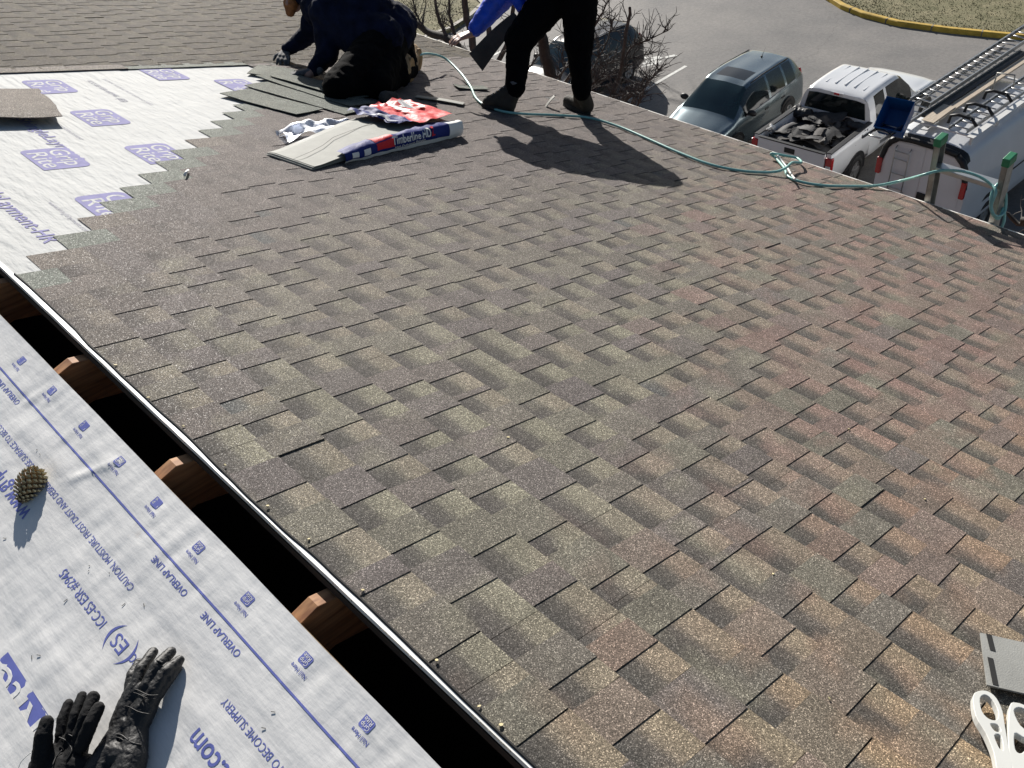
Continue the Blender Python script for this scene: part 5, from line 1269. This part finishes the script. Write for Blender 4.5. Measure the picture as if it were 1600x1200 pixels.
def head(mb, c, fwd, up, s=1.):
    c = Vector(c); fwd = Vector(fwd).normalized(); up = Vector(up); up = (up-fwd*up.dot(fwd)).normalized(); lat = up.cross(fwd)
    mb.cap(c-fwd*.015, c+up*.02-fwd*.01, .088, .090, 16); mb.cap(c+fwd*.03-up*.03, c+fwd*.035-up*.075, .062, .045, 14)
    mb.cap(c+fwd*.09-up*.0, c+fwd*.112-up*.03, .010, .015, 8)                   # nose
    for sg in (1, -1):
        mb.cap(c+lat*sg*.084-up*.01, c+lat*sg*.088-up*.04-fwd*.01, .013, .010, 8)     # ears
        mb.cap(c+fwd*.078+lat*sg*.02+up*.012, c+fwd*.076+lat*sg*.045+up*.012, .012, .010, 8)  # brow
    mb.cap(c+fwd*.088-up*.055+lat*.018, c+fwd*.088-up*.055-lat*.018, .008, .008, 8)     # mouth
def boot(root, heel, toe, nrm, ank, mat_, sole=m_rubber, s=1.):
    heel = Vector(heel); toe = Vector(toe); nrm = Vector(nrm).normalized(); d_ = (toe-heel).normalized()
    q = MB(); q.cap(heel+nrm*.05*s+d_*.035, heel+nrm*.055*s+d_*.14, .044*s, .046*s); q.cap(heel+nrm*.048*s+d_*.14, toe+nrm*.042*s-d_*.045, .046*s, .042*s); q.cap(heel+nrm*.06*s+d_*.04, ank, .048*s, .050*s)
    q.cap(heel+nrm*.06+d_*.12, Vector(ank)+d_*.02, .045*s, .045*s)
    b_ = q.build('boot', mat_, root, remesh=.009, disp=.003, dscale=.04, smooth_it=3)
    q = MB(); lat = nrm.cross(d_); pts = []
    L = (toe-heel).length
    for k_ in range(20):
        a = 2*math.pi*k_/20; x = L/2+math.cos(a)*L*.51; w = (.042 if math.cos(a) < 0 else .05)*s*math.sin(a); pts.append(heel+d_*x+lat*w+nrm*.002)
    q.prism(pts, nrm*.026); q.build('sole', sole, b_, bevel=.004)
    q = MB()
    for k_ in range(4):
        c = heel+d_*(.15-.022*k_)+nrm*(.095+.02*k_)*s; q.tube([c-lat*.028, c+nrm*.008, c+lat*.028], .0035, 5)
    q.build('laces', m_alud, b_)
    q = MB(); q.lathe([(.046*s, 0), (.053*s, .006), (.053*s, .022), (.046*s, .028)], Vector(ank)+nrm*.02, nrm, 16); q.build('sock', m_greyglove, b_)
UP = Vector((0, 0, 1))
# --- standing roofer, bent forward at the hips (most of the torso is above the picture)
hF = wA(803, 177, .013); tF = wA(752, 167, .013); hR = wA(921, 181, .013); tR = wA(881, 164, .013)
aF = wY(805, 138, hF.y+.02); kF = wY(812, 62, hF.y+.12); aR = wY(909, 142, hR.y+.02); kR = wY(905, 72, hR.y+.08); hipL = wY(882, -28, 4.36); hipR = wY(905, -30, 4.22)
st = thing('person', (hF+hR)/2, 'roofer in blue jacket and black trousers bending over with a shingle in his hand', 'person')
pel = (hipL+hipR)/2+Vector((0, 0, .04)); chest = wA(830, 214, 0)+SUN*1.62; 
chest = pel+Vector((-.26, .36, .10)); neck = pel+Vector((-.34, .47, .12)); hd = pel+Vector((-.42, .58, .10))
hdF = wY(738, 52, 4.75); hdB = wY(818, 22, 4.50)
tq = MB(); tq.cap(aF, kF, .062, .080); tq.cap(kF, hipL, .095, .13); tq.cap(aR, kR, .060, .080); tq.cap(kR, hipR, .090, .13); tq.cap(hipL, hipR, .115, .115); tq.cap((hipL+hipR)/2, pel+Vector((-.06, .09, .03)), .14, .14)
tq.build('trousers', m_blackcloth, st, remesh=.012, disp=.010, dscale=.07, smooth_it=4)
fa_ = Vector((-.45, .89, 0)).normalized(); sd_ = fa_.cross(UP)
shL = neck-sd_*-.19+fa_*-.03; shR = neck+sd_*-.19+fa_*-.03
s1p, s2p = neck+sd_*.19-fa_*.04, neck-sd_*.19-fa_*.04
shF, shB = (s1p, s2p) if (s1p-hdF).length < (s2p-hdF).length else (s2p, s1p)
elF = wY(790, -14, 4.66); elB = (shB+hdB)/2+sd_*.06+UP*.02
jq = MB(); jq.cap(pel+Vector((-.03, .04, .02)), chest, .145, .155); jq.cap(pel+sd_*.07, chest+sd_*.09, .11, .12); jq.cap(pel-sd_*.07, chest-sd_*.09, .11, .12); jq.cap(chest, neck, .15, .08); jq.cap(shF, shB, .075, .075)
jq.cap(shF, elF, .08, .09); jq.cap(elF, hdF+(elF-hdF).normalized()*.04, .09, .052); jq.cap(shB, elB, .07, .056); jq.cap(elB, hdB+(elB-hdB).normalized()*.05, .054, .042)
jq.build('jacket', m_blue, st, remesh=.012, disp=.010, dscale=.06, smooth_it=3)
bq = MB(); head(bq, hd, fa_+Vector((0, 0, -.5)), UP*.8+fa_*.5); bq.cap(neck, hd-fa_*.03, .055, .06); bq.cap(neck, pel, .07, .09); bq.cap(elF, hdF, .034, .026); bq.cap(shF, elF, .04, .034); bq.cap(shB, elB, .04, .034); bq.cap(elB, hdB, .034, .026); bq.cap(neck, shF, .05, .04); bq.cap(neck, shB, .05, .04)
hand(bq, hdF, (wY(705, 62, 4.80)-hdF), -UP*.2+Vector((-.3, .2, -.8)), 1., .5, 1); hand(bq, hdB, Vector((-.25, .15, -.7)), Vector((.3, .6, 0)), 1., .9, 1)
bq.build('body', m_skin, st, remesh=.0065, smooth_it=2)
q = MB(); q.cap(hd+UP*.03-fa_*.03, hd+UP*.05+fa_*.0, .098, .095); q.build('cap', m_navy, st, remesh=.01, smooth_it=3)
boot(st, hF, tF, ZA, aF, m_boot, s=.95); boot(st, hR, tR, ZA, aR, m_boot, s=.95)
# shingle in his hand
c1, c2, c3, c4 = wY(733, 84, 4.66), wY(754, 111, 4.60), wY(816, 36, 4.44), wY(803, 22, 4.52)
q = MB(); nx, ny = 12, 4; top = []
for i in range(nx+1):
    for j in range(ny+1):
        u, v = i/nx, j/ny; p = c1.lerp(c4, u).lerp(c2.lerp(c3, u), v); top.append(p+Vector((.5, .5, .2))*.05*math.sin(u*2.6))
N = len(top); nr = (c4-c1).cross(c2-c1).normalized()*.006; m_ = ny+1; fs = [(i*m_+j, (i+1)*m_+j, (i+1)*m_+j+1, i*m_+j+1) for i in range(nx) for j in range(ny)]
fs += [tuple(a+N for a in f[::-1]) for f in fs]; bd = [i*m_ for i in range(nx+1)]+[nx*m_+j for j in range(1, ny+1)]+[i*m_+ny for i in range(nx-1, -1, -1)]+[j for j in range(ny-1, 0, -1)]
fs += [(bd[a], bd[a]+N, bd[(a+1) % len(bd)]+N, bd[(a+1) % len(bd)]) for a in range(len(bd))]
q.add(top+[p+nr for p in top], fs); tag(q.build('held_shingle', m_black_sh2), 'dark shingle strip held in the standing roofer hand', 'shingle')

# --- kneeling roofer
kn = thing('person', wA(560, 140, 0), 'roofer in dark navy clothes and cap kneeling with both hands on the shingles', 'person')
h1 = wA(440, 86, .045); h2 = wA(482, 117, .035)
knL = wA(528, 136, .08); knR = wA(588, 134, .08)
hipn = wY(596, 66, 5.08); hipf = wY(618, 46, 5.28); hipc = (hipn+hipf)/2
shn = wY(512, 20, 5.42); shf = wY(500, -2, 5.68); nk = wY(484, -8, 5.72); cen = wY(556, 18, 5.35); hdk = wY(462, -12, 5.86)
an1 = wA(628, 120, .09); an2 = wA(640, 108, .09)
q = MB(); q.cap(hipn, knL, .13, .095); q.cap(hipf, knR, .13, .095)
q.cap(knL, wA(600, 128, .07), .085, .07); q.cap(wA(600, 128, .07), an1, .072, .055); q.cap(knR, an2, .08, .055); q.cap(hipn, hipf, .14, .14)
q.cap(hipn, an1, .11, .06); q.cap(hipf, an2, .11, .06)
q.build('trousers', m_blackcloth, kn, remesh=.013, disp=.012, dscale=.08, smooth_it=4)
e1k = wY(484, 52, 5.72); e2k = wY(512, 86, 5.34)
q = MB(); q.cap(hipc+ZA*.04, cen, .17, .20); q.cap(cen, (shn+shf)/2, .20, .15); q.cap(shn, shf, .11, .11); q.cap(hipn+ZA*.03, shn, .14, .12); q.cap(hipf+ZA*.03, shf, .14, .12); q.cap(wY(560, 60, 5.2), shn, .12, .12)
q.cap(shf, e1k, .09, .068); q.cap(e1k, h1+(e1k-h1).normalized()*.06, .066, .044); q.cap(shn, e2k, .10, .072); q.cap(e2k, h2+(e2k-h2).normalized()*.06, .07, .046)
q.cap(nk, nk+(nk-cen)*.1, .09, .07)
q.build('jacket', m_navy, kn, remesh=.013, disp=.012, dscale=.07, smooth_it=3)
fk = (wA(440, 105, 0)-wA(475, 98, 0)).normalized()+ZA*-.35
q = MB(); head(q, hdk, fk, ZA); q.cap(nk, hdk, .06, .06); q.cap(nk, hipc, .07, .09); q.cap(shf, e1k, .045, .04); q.cap(e1k, h1, .038, .028); q.cap(shn, e2k, .045, .04); q.cap(e2k, h2, .038, .028); q.cap(nk, shn, .05, .04); q.cap(nk, shf, .05, .04)
q.build('body', m_skin, kn, remesh=.0075, smooth_it=2)
q = MB(); fkn = fk.normalized(); q.cap(hdk+ZA*.04-fkn*.02, hdk+ZA*.05+fkn*.01, .105, .10); q.cap(hdk+ZA*.06+fkn*.09-fkn.cross(ZA)*.04, hdk+ZA*.06+fkn*.09+fkn.cross(ZA)*.04, .02, .02); q.cap(hdk-fkn*.05, nk, .095, .09); q.build('hood', m_navy, kn, remesh=.01, smooth_it=3)
q = MB(); q.cap(hdk+fkn*.055-ZA*.05, hdk+fkn*.06-ZA*.10, .052, .032); q.build('beard', m_hair, kn, remesh=.006, disp=.004, dscale=.01, smooth_it=1)
for (hh_, el, tgt) in ((h1, e1k, wA(434, 103, .012)), (h2, e2k, wA(458, 120, .012))):
    q = MB(); hand(q, hh_+(el-hh_).normalized()*.035, (tgt-hh_), -ZA, 1.12, .35, 1); q.build('glove', m_greyglove, kn, remesh=.006, smooth_it=2)
dn = (XA*.35-YA*.95).normalized()
boot(kn, wA(643, 92, .19), wA(646, 126, .02), dn*-1, an1+ZA*.02, m_tanboot, m_tanboot, 1.1)
boot(kn, wA(655, 78, .19), wA(658, 108, .02), dn*-1, an2+ZA*.02, m_tanboot, m_tanboot, 1.1)
